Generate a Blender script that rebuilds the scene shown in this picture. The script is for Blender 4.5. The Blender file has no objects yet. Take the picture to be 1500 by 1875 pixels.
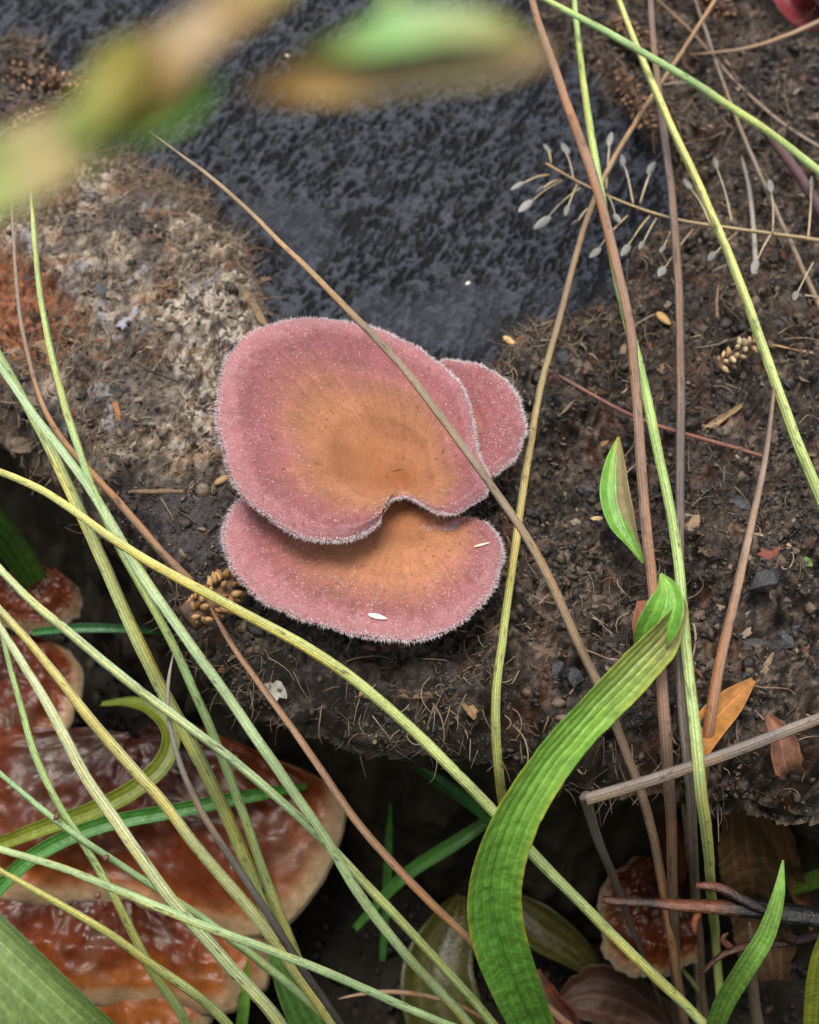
import bpy, math, random
import numpy as np
from mathutils import Vector

# ------------------------------------------------------------------ camera, sky, sun, exposure
sc = bpy.context.scene
C = sc.collection
CM = 0.01                      # everything below is written in centimetres
H = 12.0                       # height of the stump's cut face above the ground
CAM = np.array([0.0, -14.0, H + 24.2])
PITCH = math.radians(30)       # away from straight down
VFOV = math.radians(45)
FPX = 937.5 / math.tan(VFOV / 2)

cam_d = bpy.data.cameras.new('camera')
cam_d.sensor_fit = 'VERTICAL'; cam_d.sensor_height = 24.0
cam_d.lens = 12.0 / math.tan(VFOV / 2)
cam_d.clip_start = 0.005; cam_d.clip_end = 200
cam_d.dof.use_dof = True
cam_d.dof.focus_distance = 25.2 * CM
cam_d.dof.aperture_fstop = 10.5
cam_o = bpy.data.objects.new('camera', cam_d); C.objects.link(cam_o)
cam_o.location = Vector(CAM * CM); cam_o.rotation_euler = (PITCH, 0, 0)
sc.camera = cam_o

SUN_EL, SUN_AZ = math.radians(80), math.radians(-35)
w = bpy.data.worlds.new('World'); sc.world = w; w.use_nodes = True
nt = w.node_tree; nt.nodes.clear()
sky = nt.nodes.new('ShaderNodeTexSky'); sky.sky_type = 'NISHITA'; sky.sun_disc = False
sky.sun_elevation = SUN_EL; sky.sun_rotation = SUN_AZ
sky.air_density = 1.0; sky.dust_density = 3.0
hs = nt.nodes.new('ShaderNodeHueSaturation'); hs.inputs['Saturation'].default_value = 0.35
bg = nt.nodes.new('ShaderNodeBackground'); bg.inputs['Strength'].default_value = 0.085
wo = nt.nodes.new('ShaderNodeOutputWorld')
nt.links.new(sky.outputs[0], hs.inputs['Color']); nt.links.new(hs.outputs[0], bg.inputs['Color'])
nt.links.new(bg.outputs[0], wo.inputs['Surface'])

sun_d = bpy.data.lights.new('sun', 'SUN'); sun_d.energy = 1.5; sun_d.angle = math.radians(28)
sun_d.color = (1.0, 0.95, 0.88)
sun_o = bpy.data.objects.new('sun', sun_d); C.objects.link(sun_o)
sd = Vector((math.sin(SUN_AZ) * math.cos(SUN_EL), math.cos(SUN_AZ) * math.cos(SUN_EL), math.sin(SUN_EL)))
sun_o.rotation_euler = sd.to_track_quat('Z', 'Y').to_euler(); sun_o.location = sd * 3

vs = sc.view_settings
vs.view_transform = 'Standard'; vs.look = 'None'; vs.gamma = 1.0; vs.use_curve_mapping = False
vs.exposure = 1.2
sc.cycles.use_denoising = True
sc.cycles.max_bounces = 6

rng = np.random.default_rng(7)
random.seed(7)

# ------------------------------------------------------------------ helpers
RIGHT = np.array([1.0, 0, 0]); FWD = np.array([0, math.sin(PITCH), -math.cos(PITCH)])
UP = np.array([0, math.cos(PITCH), math.sin(PITCH)])
def ray(x, y):
    return FWD + RIGHT * ((x - 750) / FPX) + UP * ((937.5 - y) / FPX)
def at(x, y, z):                     # photo pixel (1500 x 1875) to a point at height z (cm)
    r = ray(x, y)
    return CAM + r * ((z - CAM[2]) / r[2])
def at_dist(x, y, d):
    r = ray(x, y); return CAM + r / np.linalg.norm(r) * d
def to_px(P):                        # world points (n,3) to photo pixels
    Q = np.asarray(P) - CAM
    d = Q @ FWD
    return 750 + FPX * (Q @ RIGHT) / d, 937.5 - FPX * (Q @ UP) / d, d
def lin(h):
    if not isinstance(h, str): return np.array(h, float)
    c = np.array([int(h[i:i+2], 16) / 255 for i in (0, 2, 4)])
    return np.where(c <= 0.04045, c / 12.92, ((c + 0.055) / 1.055) ** 2.4)

_tab = rng.random((256, 256))
def vnoise(x, y, seed=0):
    x = np.asarray(x, float) + seed * 17.31; y = np.asarray(y, float) + seed * 9.77
    xi = np.floor(x).astype(int); yi = np.floor(y).astype(int)
    fx = x - xi; fy = y - yi
    fx = fx * fx * fx * (fx * (fx * 6 - 15) + 10); fy = fy * fy * fy * (fy * (fy * 6 - 15) + 10)
    a = _tab[xi & 255, yi & 255]; b = _tab[(xi + 1) & 255, yi & 255]
    c = _tab[xi & 255, (yi + 1) & 255]; d = _tab[(xi + 1) & 255, (yi + 1) & 255]
    return (a * (1 - fx) + b * fx) * (1 - fy) + (c * (1 - fx) + d * fx) * fy
def fbm(x, y, octv=5, seed=0, gain=0.5):
    s = 0; a = 1; n = 0
    for o in range(octv):
        ang = 0.6 * o
        xr = x * math.cos(ang) - y * math.sin(ang); yr = x * math.sin(ang) + y * math.cos(ang)
        s = s + a * vnoise(xr, yr, seed + o * 3); n += a; a *= gain; x = x * 2.03; y = y * 2.03
    return s / n                     # 0..1
def ridged(x, y, octv=4, seed=0):
    s = 0; a = 1; n = 0
    for o in range(octv):
        s = s + a * (1 - np.abs(2 * vnoise(x, y, seed + o * 5) - 1)); n += a; a *= 0.5; x = x * 2.1 + 3; y = y * 2.1 + 7
    return s / n
def sstep(a, b, x):
    t = np.clip((x - a) / (b - a), 0, 1); return t * t * (3 - 2 * t)
def mixc(a, b, t):
    return a * (1 - t[..., None]) + b * t[..., None]
def poly_sd(px, py, poly):           # signed distance, negative inside
    P = np.array(poly, float); d2 = np.full(px.shape, 1e18); ins = np.zeros(px.shape, bool)
    for i in range(len(P)):
        a = P[i]; b = P[(i + 1) % len(P)]; e = b - a
        wx = px - a[0]; wy = py - a[1]
        t = np.clip((wx * e[0] + wy * e[1]) / (e @ e), 0, 1)
        d2 = np.minimum(d2, (wx - t * e[0]) ** 2 + (wy - t * e[1]) ** 2)
        c = ((a[1] > py) != (b[1] > py))
        with np.errstate(divide='ignore', invalid='ignore'):
            xx = (b[0] - a[0]) * (py - a[1]) / (b[1] - a[1] + 1e-12) + a[0]
        ins ^= c & (px < xx)
    d = np.sqrt(d2)
    return np.where(ins, -d, d)

def tag(o, label=None, cat=None, group=None, kind=None):
    if label: o['label'] = label
    if cat: o['category'] = cat
    if group: o['group'] = group
    if kind: o['kind'] = kind
    return o
def thing(name, label, cat, base, group=None):
    o = bpy.data.objects.new(name, None); C.objects.link(o); o.empty_display_size = 0.01
    o.location = Vector(np.asarray(base) * CM)
    return tag(o, label, cat, group)
def mesh(name, V, F, mat, parent=None, col=None, smooth=True, base=None):
    """V in world centimetres; a parentless mesh gets its origin at its base, a child sits in its parent's frame."""
    V = np.asarray(V, float)
    if parent is not None:
        p = parent; org = np.zeros(3)
        while p is not None:
            org = org + np.array(p.location) / CM; p = p.parent
    else:
        org = np.array(base) if base is not None else np.array([V[:, 0].mean(), V[:, 1].mean(), V[:, 2].min()])
    me = bpy.data.meshes.new(name)
    L = (V - org) * CM
    if isinstance(F, np.ndarray):
        k = F.shape[1]
        me.vertices.add(len(L)); me.vertices.foreach_set('co', L.astype(np.float32).ravel())
        me.loops.add(F.size); me.loops.foreach_set('vertex_index', F.astype(np.int32).ravel())
        me.polygons.add(len(F)); me.polygons.foreach_set('loop_start', (np.arange(len(F)) * k).astype(np.int32))
        me.update(calc_edges=True)
    else:
        me.from_pydata([tuple(v) for v in L], [], F); me.update()
    me.polygons.foreach_set('use_smooth', np.full(len(me.polygons), smooth))
    if col is not None:
        col = np.asarray(col, float)
        if col.ndim == 1: col = np.tile(col, (len(V), 1))
        if col.shape[1] == 3: col = np.hstack([col, np.ones((len(col), 1))])
        a = me.color_attributes.new('Col', 'FLOAT_COLOR', 'POINT')
        a.data.foreach_set('color', col.astype(np.float32).ravel())
    me.materials.append(mat)
    o = bpy.data.objects.new(name, me); C.objects.link(o)
    if parent is not None: o.parent = parent
    else: o.location = Vector(org * CM)
    return o

class Soup:                           # joins many tiny pieces of one uncountable mass
    def __init__(s): s.V = []; s.F = []; s.K = []; s.n = 0
    def add(s, V, F, c):
        V = np.asarray(V, float); F = np.asarray(F, int)
        s.V.append(V); s.F.append(F + s.n); s.n += len(V)
        c = np.asarray(c, float); s.K.append(np.tile(c, (len(V), 1)) if c.ndim == 1 else c)
    def build(s, name, mat, parent=None, smooth=True):
        return mesh(name, np.vstack(s.V), np.vstack(s.F), mat, parent, np.vstack(s.K), smooth)

def spline(P, step=None, n=None):     # Catmull-Rom through P (m,k), resampled evenly; first three columns are xyz
    P = np.asarray(P, float)
    Q = np.vstack([2 * P[0] - P[1], P, 2 * P[-1] - P[-2]])
    out = []
    for i in range(1, len(Q) - 2):
        t = np.linspace(0, 1, 24, endpoint=False)[:, None]
        a, b, c, d = Q[i - 1], Q[i], Q[i + 1], Q[i + 2]
        out.append(0.5 * (2 * b + (c - a) * t + (2 * a - 5 * b + 4 * c - d) * t ** 2 + (3 * b - a - 3 * c + d) * t ** 3))
    out.append(P[-1:]); D = np.vstack(out)
    s = np.concatenate([[0], np.cumsum(np.linalg.norm(np.diff(D[:, :3], axis=0), axis=1))])
    if n is None: n = max(3, int(s[-1] / step) + 1)
    u = np.linspace(0, s[-1], n)
    return np.stack([np.interp(u, s, D[:, k]) for k in range(D.shape[1])], 1), u / s[-1]

def frames(P, ref):
    T = np.gradient(P, axis=0); T /= np.linalg.norm(T, axis=1)[:, None] + 1e-12
    N = np.empty_like(P); n = np.asarray(ref, float)
    for i in range(len(P)):
        n = n - T[i] * (n @ T[i]); n = n / (np.linalg.norm(n) + 1e-12); N[i] = n
    return T, np.cross(T, N), N       # tangent, side, normal

def quads_grid(nu, nv, wrap=False):
    i = np.arange(nu - 1)[:, None]; m = nv if wrap else nv - 1
    j = np.arange(m)[None, :]; j2 = (j + 1) % nv
    a = i * nv + j; b = i * nv + j2; c = (i + 1) * nv + j2; d = (i + 1) * nv + j
    return np.stack([a, b, c, d], -1).reshape(-1, 4)

# ------------------------------------------------------------------ materials
def material(name, rough=0.6, spec=0.5, noise_scale=400.0, noise_amt=0.25, bump=0.0, bump_scale=900.0,
             transl=0.0, sheen=0.0, wet=False, coat=0.0, rough_var=0.0, stretch=None, color=None, sss=0.0):
    m = bpy.data.materials.new(name); m.use_nodes = True
    t = m.node_tree; t.nodes.clear(); N = t.nodes.new; L = t.links.new
    out = N('ShaderNodeOutputMaterial'); p = N('ShaderNodeBsdfPrincipled')
    p.inputs['Roughness'].default_value = rough
    p.inputs['Specular IOR Level'].default_value = spec
    if color is None:
        a = N('ShaderNodeAttribute'); a.attribute_name = 'Col'; csock = a.outputs['Color']
    else:
        a = N('ShaderNodeRGB'); a.outputs[0].default_value = (*lin(color), 1); csock = a.outputs[0]
    tc = N('ShaderNodeTexCoord'); coord = tc.outputs['Object']
    if stretch:
        mp = N('ShaderNodeMapping'); mp.inputs['Scale'].default_value = stretch; L(coord, mp.inputs[0]); coord = mp.outputs[0]
    n1 = N('ShaderNodeTexNoise'); n1.inputs['Scale'].default_value = noise_scale; n1.inputs['Detail'].default_value = 6
    n1.inputs['Roughness'].default_value = 0.65; L(coord, n1.inputs['Vector'])
    mr = N('ShaderNodeMapRange'); mr.inputs[1].default_value = 0.25; mr.inputs[2].default_value = 0.75
    mr.inputs[3].default_value = 1 - noise_amt; mr.inputs[4].default_value = 1 + noise_amt; L(n1.outputs[0], mr.inputs[0])
    mx = N('ShaderNodeVectorMath'); mx.operation = 'SCALE'; L(csock, mx.inputs[0]); L(mr.outputs[0], mx.inputs['Scale'])
    L(mx.outputs[0], p.inputs['Base Color'])
    if rough_var:
        r2 = N('ShaderNodeMapRange'); r2.inputs[1].default_value = 0.3; r2.inputs[2].default_value = 0.7
        r2.inputs[3].default_value = max(0.05, rough - rough_var); r2.inputs[4].default_value = min(1, rough + rough_var)
        n2 = N('ShaderNodeTexNoise'); n2.inputs['Scale'].default_value = noise_scale * 0.45; n2.inputs['Detail'].default_value = 4
        L(coord, n2.inputs['Vector']); L(n2.outputs[0], r2.inputs[0]); 
        if wet:
            mm = N('ShaderNodeMath'); mm.operation = 'MULTIPLY'; L(r2.outputs[0], mm.inputs[0]); L(a.outputs['Alpha'], mm.inputs[1]); L(mm.outputs[0], p.inputs['Roughness'])
            ms_ = N('ShaderNodeMapRange'); ms_.inputs[1].default_value = 0.5; ms_.inputs[2].default_value = 1.0; ms_.inputs[3].default_value = 0.42; ms_.inputs[4].default_value = 0.08
            L(a.outputs['Alpha'], ms_.inputs[0]); L(ms_.outputs[0], p.inputs['Specular IOR Level'])
        else: L(r2.outputs[0], p.inputs['Roughness'])
    if bump:
        n3 = N('ShaderNodeTexNoise'); n3.inputs['Scale'].default_value = bump_scale; n3.inputs['Detail'].default_value = 5
        n3.inputs['Roughness'].default_value = 0.6
        L(coord, n3.inputs['Vector'])
        b = N('ShaderNodeBump'); b.inputs['Strength'].default_value = bump; b.inputs['Distance'].default_value = 0.0006
        L(n3.outputs[0], b.inputs['Height']); L(b.outputs[0], p.inputs['Normal'])
    if sheen:
        p.inputs['Sheen Weight'].default_value = sheen; p.inputs['Sheen Roughness'].default_value = 0.4
    if coat:
        p.inputs['Coat Weight'].default_value = coat; p.inputs['Coat Roughness'].default_value = 0.12
    if sss:
        p.inputs['Subsurface Weight'].default_value = sss; p.inputs['Subsurface Radius'].default_value = (0.003, 0.0012, 0.0008)
        p.inputs['Subsurface Scale'].default_value = 0.5
    if transl:
        tr = N('ShaderNodeBsdfTranslucent'); L(mx.outputs[0], tr.inputs['Color'])
        ms = N('ShaderNodeMixShader'); ms.inputs[0].default_value = transl
        L(p.outputs[0], ms.inputs[1]); L(tr.outputs[0], ms.inputs[2]); L(ms.outputs[0], out.inputs['Surface'])
    else:
        L(p.outputs[0], out.inputs['Surface'])
    return m

M = {
 'stump': material('wet_stump_wood', 0.55, 0.6, 800, 0.45, 0.8, 1700, rough_var=0.2, wet=True),
 'wall': material('dark_stump_side', 0.7, 0.35, 300, 0.5, 0.9, 500, rough_var=0.15),
 'soil': material('soil', 0.8, 0.3, 250, 0.5, 0.9, 700, rough_var=0.15),
 'crumb': material('soil_crumb', 0.36, 0.55, 900, 0.45, 0.7, 2000, rough_var=0.25),
 'fibre': material('wood_fibre', 0.65, 0.35, 900, 0.3, 0.0),
 'chip': material('wood_chip', 0.62, 0.35, 900, 0.35, 0.6, 1500),
 'stalk': material('grooved_stalk', 0.5, 0.4, 1600, 0.28, 0.5, 3200, transl=0.10),
 'leaf': material('leaf_tissue', 0.26, 0.45, 500, 0.3, 0.5, 800, transl=0.25, rough_var=0.12),
 'dryleaf': material('dry_leaf', 0.55, 0.4, 450, 0.35, 0.5, 800, transl=0.15),
 'cap': material('mushroom_cap', 0.75, 0.25, 1400, 0.16, 0.55, 2600, sheen=0.12),
 'hair': material('mushroom_hair', 0.6, 0.3, 500, 0.1, 0.0, transl=0.3),
 'lacquer': material('bracket_fungus', 0.33, 0.24, 260, 0.4, 0.3, 420, coat=0.0, rough_var=0.14),
 'twig': material('burnt_twig', 0.32, 0.5, 700, 0.4, 0.8, 1200, rough_var=0.15),
 'seed': material('seed_husk', 0.45, 0.45, 900, 0.3, 0.3, 1500),
 'pod': material('papery_pod', 0.4, 0.5, 900, 0.2, 0.2, 1500, transl=0.35),
}

# ------------------------------------------------------------------ stump outline (traced on the cut-face plane)
EDGE = [(-420, 560), (-230, 640), (-90, 715), (0, 785), (120, 895), (215, 1000), (300, 1095), (365, 1180), (430, 1245), (500, 1290), (580, 1318),
        (720, 1338), (820, 1352), (900, 1362), (1040, 1398), (1120, 1425), (1210, 1428), (1330, 1440), (1500, 1462), (1640, 1480),
        (1800, 1420), (1980, 1150), (2000, 800), (1900, 520), (1700, 250), (1480, 60), (1300, -120), (1000, -330), (500, -420), (0, -380), (-500, -200), (-620, 100), (-560, 400)]
OUT = np.array([at(x, y, H)[:2] for x, y in EDGE])
OC, _ = spline(np.hstack([np.vstack([OUT, OUT[:1]]), np.zeros((len(OUT) + 1, 1))]), n=700)
OC = OC[:-1, :2]
nn = len(OC)
jit = (fbm(np.arange(nn) * 0.09, np.zeros(nn), 4, 31) - 0.5) * 0.9
jit *= np.minimum(1, np.minimum(np.arange(nn), nn - np.arange(nn)) / 20)
Tn = np.roll(OC, -1, 0) - np.roll(OC, 1, 0); Tn /= np.linalg.norm(Tn, axis=1)[:, None]
area = 0.5 * np.sum(OC[:, 0] * np.roll(OC[:, 1], -1) - np.roll(OC[:, 0], -1) * OC[:, 1])
NRM = np.stack([Tn[:, 1], -Tn[:, 0]], 1) * (1 if area > 0 else -1)    # outward
OC = OC + NRM * jit[:, None]
COARSE = OC[::6]

# ------------------------------------------------------------------ ground
gx = np.concatenate([-np.geomspace(2000, 32, 26), np.linspace(-30, 30, 241), np.geomspace(32, 2000, 26)])
gy = np.concatenate([-np.geomspace(2000, 32, 26), np.linspace(-30, 40, 281), np.geomspace(42, 2000, 26)])
GX, GY = np.meshgrid(gx, gy, indexing='ij')
sdg = poly_sd(GX.ravel(), GY.ravel(), COARSE).reshape(GX.shape)
def ground_z(x, y, sd):
    hollow = sstep(4.5, 11, sd) * 5.0
    return hollow + (fbm(x * 0.35, y * 0.35, 5, 3) - 0.5) * 2.2 + (fbm(x * 1.6, y * 1.6, 4, 5) - 0.5) * 0.9 * (sd < 40)
GZ = ground_z(GX, GY, sdg)
GZ = np.where(sdg < -1.5, -1.0, GZ)
gc = mixc(lin((0.009, 0.0065, 0.0045)), lin((0.024, 0.018, 0.012)), fbm(GX.ravel() * 0.9, GY.ravel() * 0.9, 5, 8))
gr = mesh('ground', np.stack([GX, GY, GZ], -1).reshape(-1, 3), quads_grid(len(gx), len(gy)), M['soil'], None, gc, base=(0, 0, 0))
tag(gr, kind='structure')
def gz_at(x, y):
    x = np.array([x]); y = np.array([y])
    return float(ground_z(x, y, poly_sd(x, y, COARSE))[0])

# ------------------------------------------------------------------ the stump's cut face with its mat of litter
ST = 0.05
xs = np.arange(-15.5, 16.5, ST); ys = np.arange(-9.5, 24.5, ST)
X, Y = np.meshgrid(xs, ys, indexing='ij'); shp = X.shape
x = X.ravel(); y = Y.ravel()
U, Vp, _ = to_px(np.stack([x, y, np.full_like(x, H)], 1))
wob = (fbm(x * 0.9, y * 0.9, 5, 11) - 0.5) * 190
wob2 = (fbm(x * 0.9 + 40, y * 0.9 + 11, 5, 12) - 0.5) * 190
SAWN = [(-600, -600), (960, -600), (1000, 30), (1085, 150), (1160, 245), (1240, 290), (1262, 400), (1160, 470), (1130, 560), (985, 590), (930, 640), (900, 720),
        (600, 720), (500, 600), (470, 560), (435, 460), (370, 410), (385, 350), (260, 325), (170, 250), (165, 165), (60, 90), (-60, 130), (-600, 160)]
ROT = [(-200, 470), (30, 465), (75, 520), (150, 590), (160, 640), (110, 680), (0, 690), (-200, 700)]
DARKW = [(190, 905), (300, 905), (420, 885), (430, 1010), (400, 1070), (330, 1060), (260, 1000)]
FRONT_SHADE = [(360, 1160), (480, 1180), (620, 1215), (900, 1240), (900, 1420), (560, 1400), (380, 1250)]
MAT = [(-600, 230), (200, 280), (390, 380), (470, 540), (520, 640), (560, 760), (480, 880), (300, 890), (180, 880), (60, 790), (-100, 700), (-600, 600)]
PALE = [(360, 610), (430, 560), (520, 590), (520, 680), (430, 740), (380, 790), (340, 720)]
Uw, Vw = U + wob * 0.35, Vp + wob2 * 0.35
sd_saw = poly_sd(Uw, Vw, SAWN); saw = sstep(14, -14, sd_saw)
rot = sstep(22, -18, poly_sd(Uw, Vw, ROT)); darkw = sstep(25, -25, poly_sd(Uw, Vw, DARKW))
front = sstep(40, -40, poly_sd(Uw, Vw, FRONT_SHADE)); matz = sstep(60, -40, poly_sd(U + wob * 0.7, Vp + wob2 * 0.7, MAT)) * (1 - saw)
dirt = (1 - saw)
sde = poly_sd(x, y, OC[::3])
# relief
a0 = math.radians(58)
gxr = x * math.cos(a0) + y * math.sin(a0); gyr = -x * math.sin(a0) + y * math.cos(a0)
pits = fbm(gxr * 4.6, gyr * 11.5, 4, 21, 0.62) * 0.75 + 0.25 * fbm(gxr * 0.8, gyr * 4, 3, 22)
scratch = fbm(gxr * 9, gyr * 0.9, 3, 23)
arcs = np.sin((gyr * 7.5) + 3 * fbm(x * 0.5, y * 0.5, 2, 25))
pit_m = sstep(0.515, 0.465, pits) * (0.35 + 0.65 * sstep(0.30, 0.55, fbm(x * 0.35 + 5, y * 0.35, 3, 26) + 0.10))
z_saw = -0.16 * pit_m + (fbm(gxr * 6, gyr * 13, 3, 27) - 0.5) * 0.03 + 0.012 * arcs + (scratch - 0.5) * 0.03 + (fbm(x * 0.15, y * 0.15, 2, 28) - 0.5) * 0.6
lump = fbm(x * 0.45, y * 0.45, 3, 41)
z_dirt = (lump - 0.5) * 1.7 + (ridged(x * 1.3 + 0.5 * fbm(x * 2, y * 2, 2, 42), y * 1.3, 4, 43) - 0.55) * 0.62 + (fbm(x * 3.6, y * 3.6, 5, 45, 0.62) - 0.5) * 0.62
z_mat = 0.22 + (fbm(x * 0.5, y * 0.5, 3, 47) - 0.5) * 0.6 + (ridged(gyr * 1.2, gxr * 2.6, 4, 49) - 0.5) * 0.42 + (fbm(gxr * 3.2, gyr * 6.5, 4, 51, 0.62) - 0.5) * 0.42
z_dw = (fbm(gxr * 2, gyr * 7, 4, 53) - 0.5) * 0.25 - 0.1
zz = z_dirt * (1 - matz) + z_mat * matz
zz = zz * (1 - darkw) + z_dw * darkw
zz = zz - rot * (0.55 + 0.3 * (fbm(x * 2.5, y * 7, 4, 55) - 0.5))
lift = sstep(0, -60, -sd_saw) * 0.12 + 0.18
Z = H + np.where(saw > 0.5, 0, 0) + z_saw * saw + (zz + lift) * (1 - saw)
Z = Z - 1.7 * sstep(-1.4, 0.2, sde + (fbm(x * 2.2, y * 2.2, 3, 57) - 0.5) * 0.5) ** 2
# own colours of the zones, with the front-edge shade painted in
n_a = fbm(x * 1.1, y * 1.1, 5, 61); n_b = fbm(x * 3.1, y * 3.1, 4, 63); n_c = fbm(x * 9, y * 9, 3, 65, 0.6); n_g = fbm(gxr * 3.5, gyr * 9, 4, 66, 0.6)
c_saw = mixc(lin((0.008, 0.010, 0.016)), lin((0.024, 0.029, 0.043)), sstep(0.32, 0.68, 0.55 * n_b + 0.45 * scratch))
c_saw = mixc(c_saw, lin((0.004, 0.004, 0.005)), pit_m * 0.95)
c_saw = mixc(c_saw, lin((0.035, 0.038, 0.047)), 0.3 * sstep(0.60, 0.72, n_a))
c_dirt = mixc(lin((0.010, 0.0075, 0.0058)), lin((0.066, 0.047, 0.034)), sstep(0.36, 0.68, 0.5 * n_b + 0.5 * n_c))
c_dirt = mixc(c_dirt, lin((0.19, 0.14, 0.10)), sstep(0.58, 0.71, n_a * 0.5 + n_c * 0.5) * 0.8)
c_dirt = mixc(c_dirt, lin((0.12, 0.045, 0.022)), sstep(0.62, 0.72, fbm(x * 1.9, y * 1.9, 4, 67)) * 0.35)
c_mat = mixc(lin((0.065, 0.050, 0.040)), lin((0.44, 0.35, 0.26)), sstep(0.37, 0.66, 0.3 * n_a + 0.25 * n_b + 0.45 * n_g))
c_mat = mixc(c_mat, lin((0.045, 0.038, 0.037)), sstep(0.50, 0.62, fbm(x * 0.7, y * 0.7, 4, 69)) * 0.75)
c_mat = mixc(c_mat, lin((0.30, 0.30, 0.31)), sstep(0.63, 0.72, fbm(x * 2.3, y * 2.3, 4, 71)) * 0.6)
c_mat = mixc(c_mat, lin((0.24, 0.10, 0.04)), sstep(0.60, 0.70, fbm(x * 1.3 + 9, y * 2.3, 4, 73)) * 0.5)
pale_m = sstep(70, -20, poly_sd(U + wob * 0.8, Vp + wob2 * 0.8, PALE)) * sstep(0.42, 0.58, n_g)
c_mat = mixc(c_mat, lin((0.50, 0.44, 0.36)), pale_m * 0.8)
c = mixc(c_dirt, c_mat, matz)
c = mixc(c, mixc(lin((0.022, 0.018, 0.019)), lin((0.06, 0.05, 0.05)), n_c), darkw)
c = mixc(c, mixc(lin((0.03, 0.024, 0.02)), lin((0.075, 0.06, 0.05)), n_c), front * 0.8)  # shade along the front edge, painted into the colour
c = mixc(c, mixc(lin((0.10, 0.030, 0.011)), lin((0.32, 0.12, 0.045)), sstep(0.3, 0.7, 0.5 * n_b + 0.5 * n_c)), rot)
c = mixc(c, c_saw, saw)

stump = thing('tree_stump', 'old sawn tree stump with a wet blackened cut face under litter', 'stump', (0, 5, 0))
keep = (sde < 0.12).reshape(shp)
fk = keep[:-1, :-1] & keep[1:, :-1] & keep[1:, 1:] & keep[:-1, 1:]
F = quads_grid(*shp)[fk.ravel()]
used = np.zeros(len(x), bool); used[F.ravel()] = True
idx = np.cumsum(used) - 1
mesh('cut_face', np.stack([x, y, Z], 1)[used], idx[F], M['stump'], stump, np.hstack([c, (0.64 + saw * (0.38 * pit_m - 0.12))[:, None]])[used])
def top_z(px_, py_):                  # height of the littered cut face at a world x, y
    i = int(np.clip(round((px_ - xs[0]) / ST), 0, shp[0] - 1)); j = int(np.clip(round((py_ - ys[0]) / ST), 0, shp[1] - 1))
    return float(Z[i * shp[1] + j])
ZG = Z.reshape(shp)
def top_zv(X_, Y_):
    i = np.clip(np.round((X_ - xs[0]) / ST).astype(int), 0, shp[0] - 1); j = np.clip(np.round((Y_ - ys[0]) / ST).astype(int), 0, shp[1] - 1)
    return ZG[i, j]
# the rest of the top, out of the picture, on a coarser grid that dips under the fine one
ox = np.arange(OC[:, 0].min() - .3, OC[:, 0].max() + .3, 0.22); oy = np.arange(OC[:, 1].min() - .3, OC[:, 1].max() + .3, 0.22)
OX, OY = np.meshgrid(ox, oy, indexing='ij'); fx, fy = OX.ravel(), OY.ravel(); osd = poly_sd(fx, fy, COARSE)
inside = np.minimum(np.minimum(fx - xs[0], xs[-1] - fx), np.minimum(fy - ys[0], ys[-1] - fy))
oz = H + 0.1 + (fbm(fx * 0.6, fy * 0.6, 4, 58) - 0.5) * 1.0 + (fbm(fx * 2.4, fy * 2.4, 3, 59) - 0.5) * 0.5 - 1.7 * sstep(-1.4, 0.2, osd) ** 2 - 2.2 * sstep(0.0, 0.8, inside)
ok_ = ((osd < 0.15) & (inside < 1.2)).reshape(OX.shape)
OF = quads_grid(*OX.shape)[(ok_[:-1, :-1] & ok_[1:, :-1] & ok_[1:, 1:] & ok_[:-1, 1:]).ravel()]
us_ = np.zeros(len(fx), bool); us_[OF.ravel()] = True; ix_ = np.cumsum(us_) - 1
oc_ = np.hstack([mixc(lin((0.014, 0.012, 0.012)), lin((0.06, 0.05, 0.042)), fbm(fx * 2, fy * 2, 4, 60)), np.full((len(fx), 1), 0.85)])
mesh('cut_face', np.stack([fx, fy, oz], 1)[us_], ix_[OF], M['stump'], stump, oc_[us_])
# side wall
nr = 60
tt = np.linspace(0, 1, nr)[:, None]; aa = np.arange(nn)[None, :]
arc = np.concatenate([[0], np.cumsum(np.linalg.norm(np.diff(np.vstack([OC, OC[:1]]), axis=0), axis=1))])[:nn][None, :]
zw = (H - 0.95) * (1 - tt) - 1.0 * tt
off = -0.02 - 0.9 * np.sin(np.pi * np.minimum(tt * 1.4, 1)) + tt ** 3 * 0.6
rough = (ridged(arc * 1.3 + 0 * tt, zw * 0.22 + 0 * arc, 4, 81) - 0.5) * 0.9 + (fbm(arc * 3, zw * 0.9, 4, 83) - 0.5) * 0.5
offs = off + rough * np.minimum(1, tt * 6 + 0.25)
WV = np.stack([OC[:, 0][None, :] + NRM[:, 0][None, :] * offs, OC[:, 1][None, :] + NRM[:, 1][None, :] * offs, zw + 0 * arc], -1)
wc = mixc(lin((0.016, 0.012, 0.008)), lin((0.060, 0.045, 0.029)), fbm(arc * 1.6 + 0 * tt, zw * 0.5 + 0 * arc, 5, 85).ravel())
mesh('side', WV.reshape(-1, 3), quads_grid(nr, nn, True), M['wall'], stump, wc)

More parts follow.
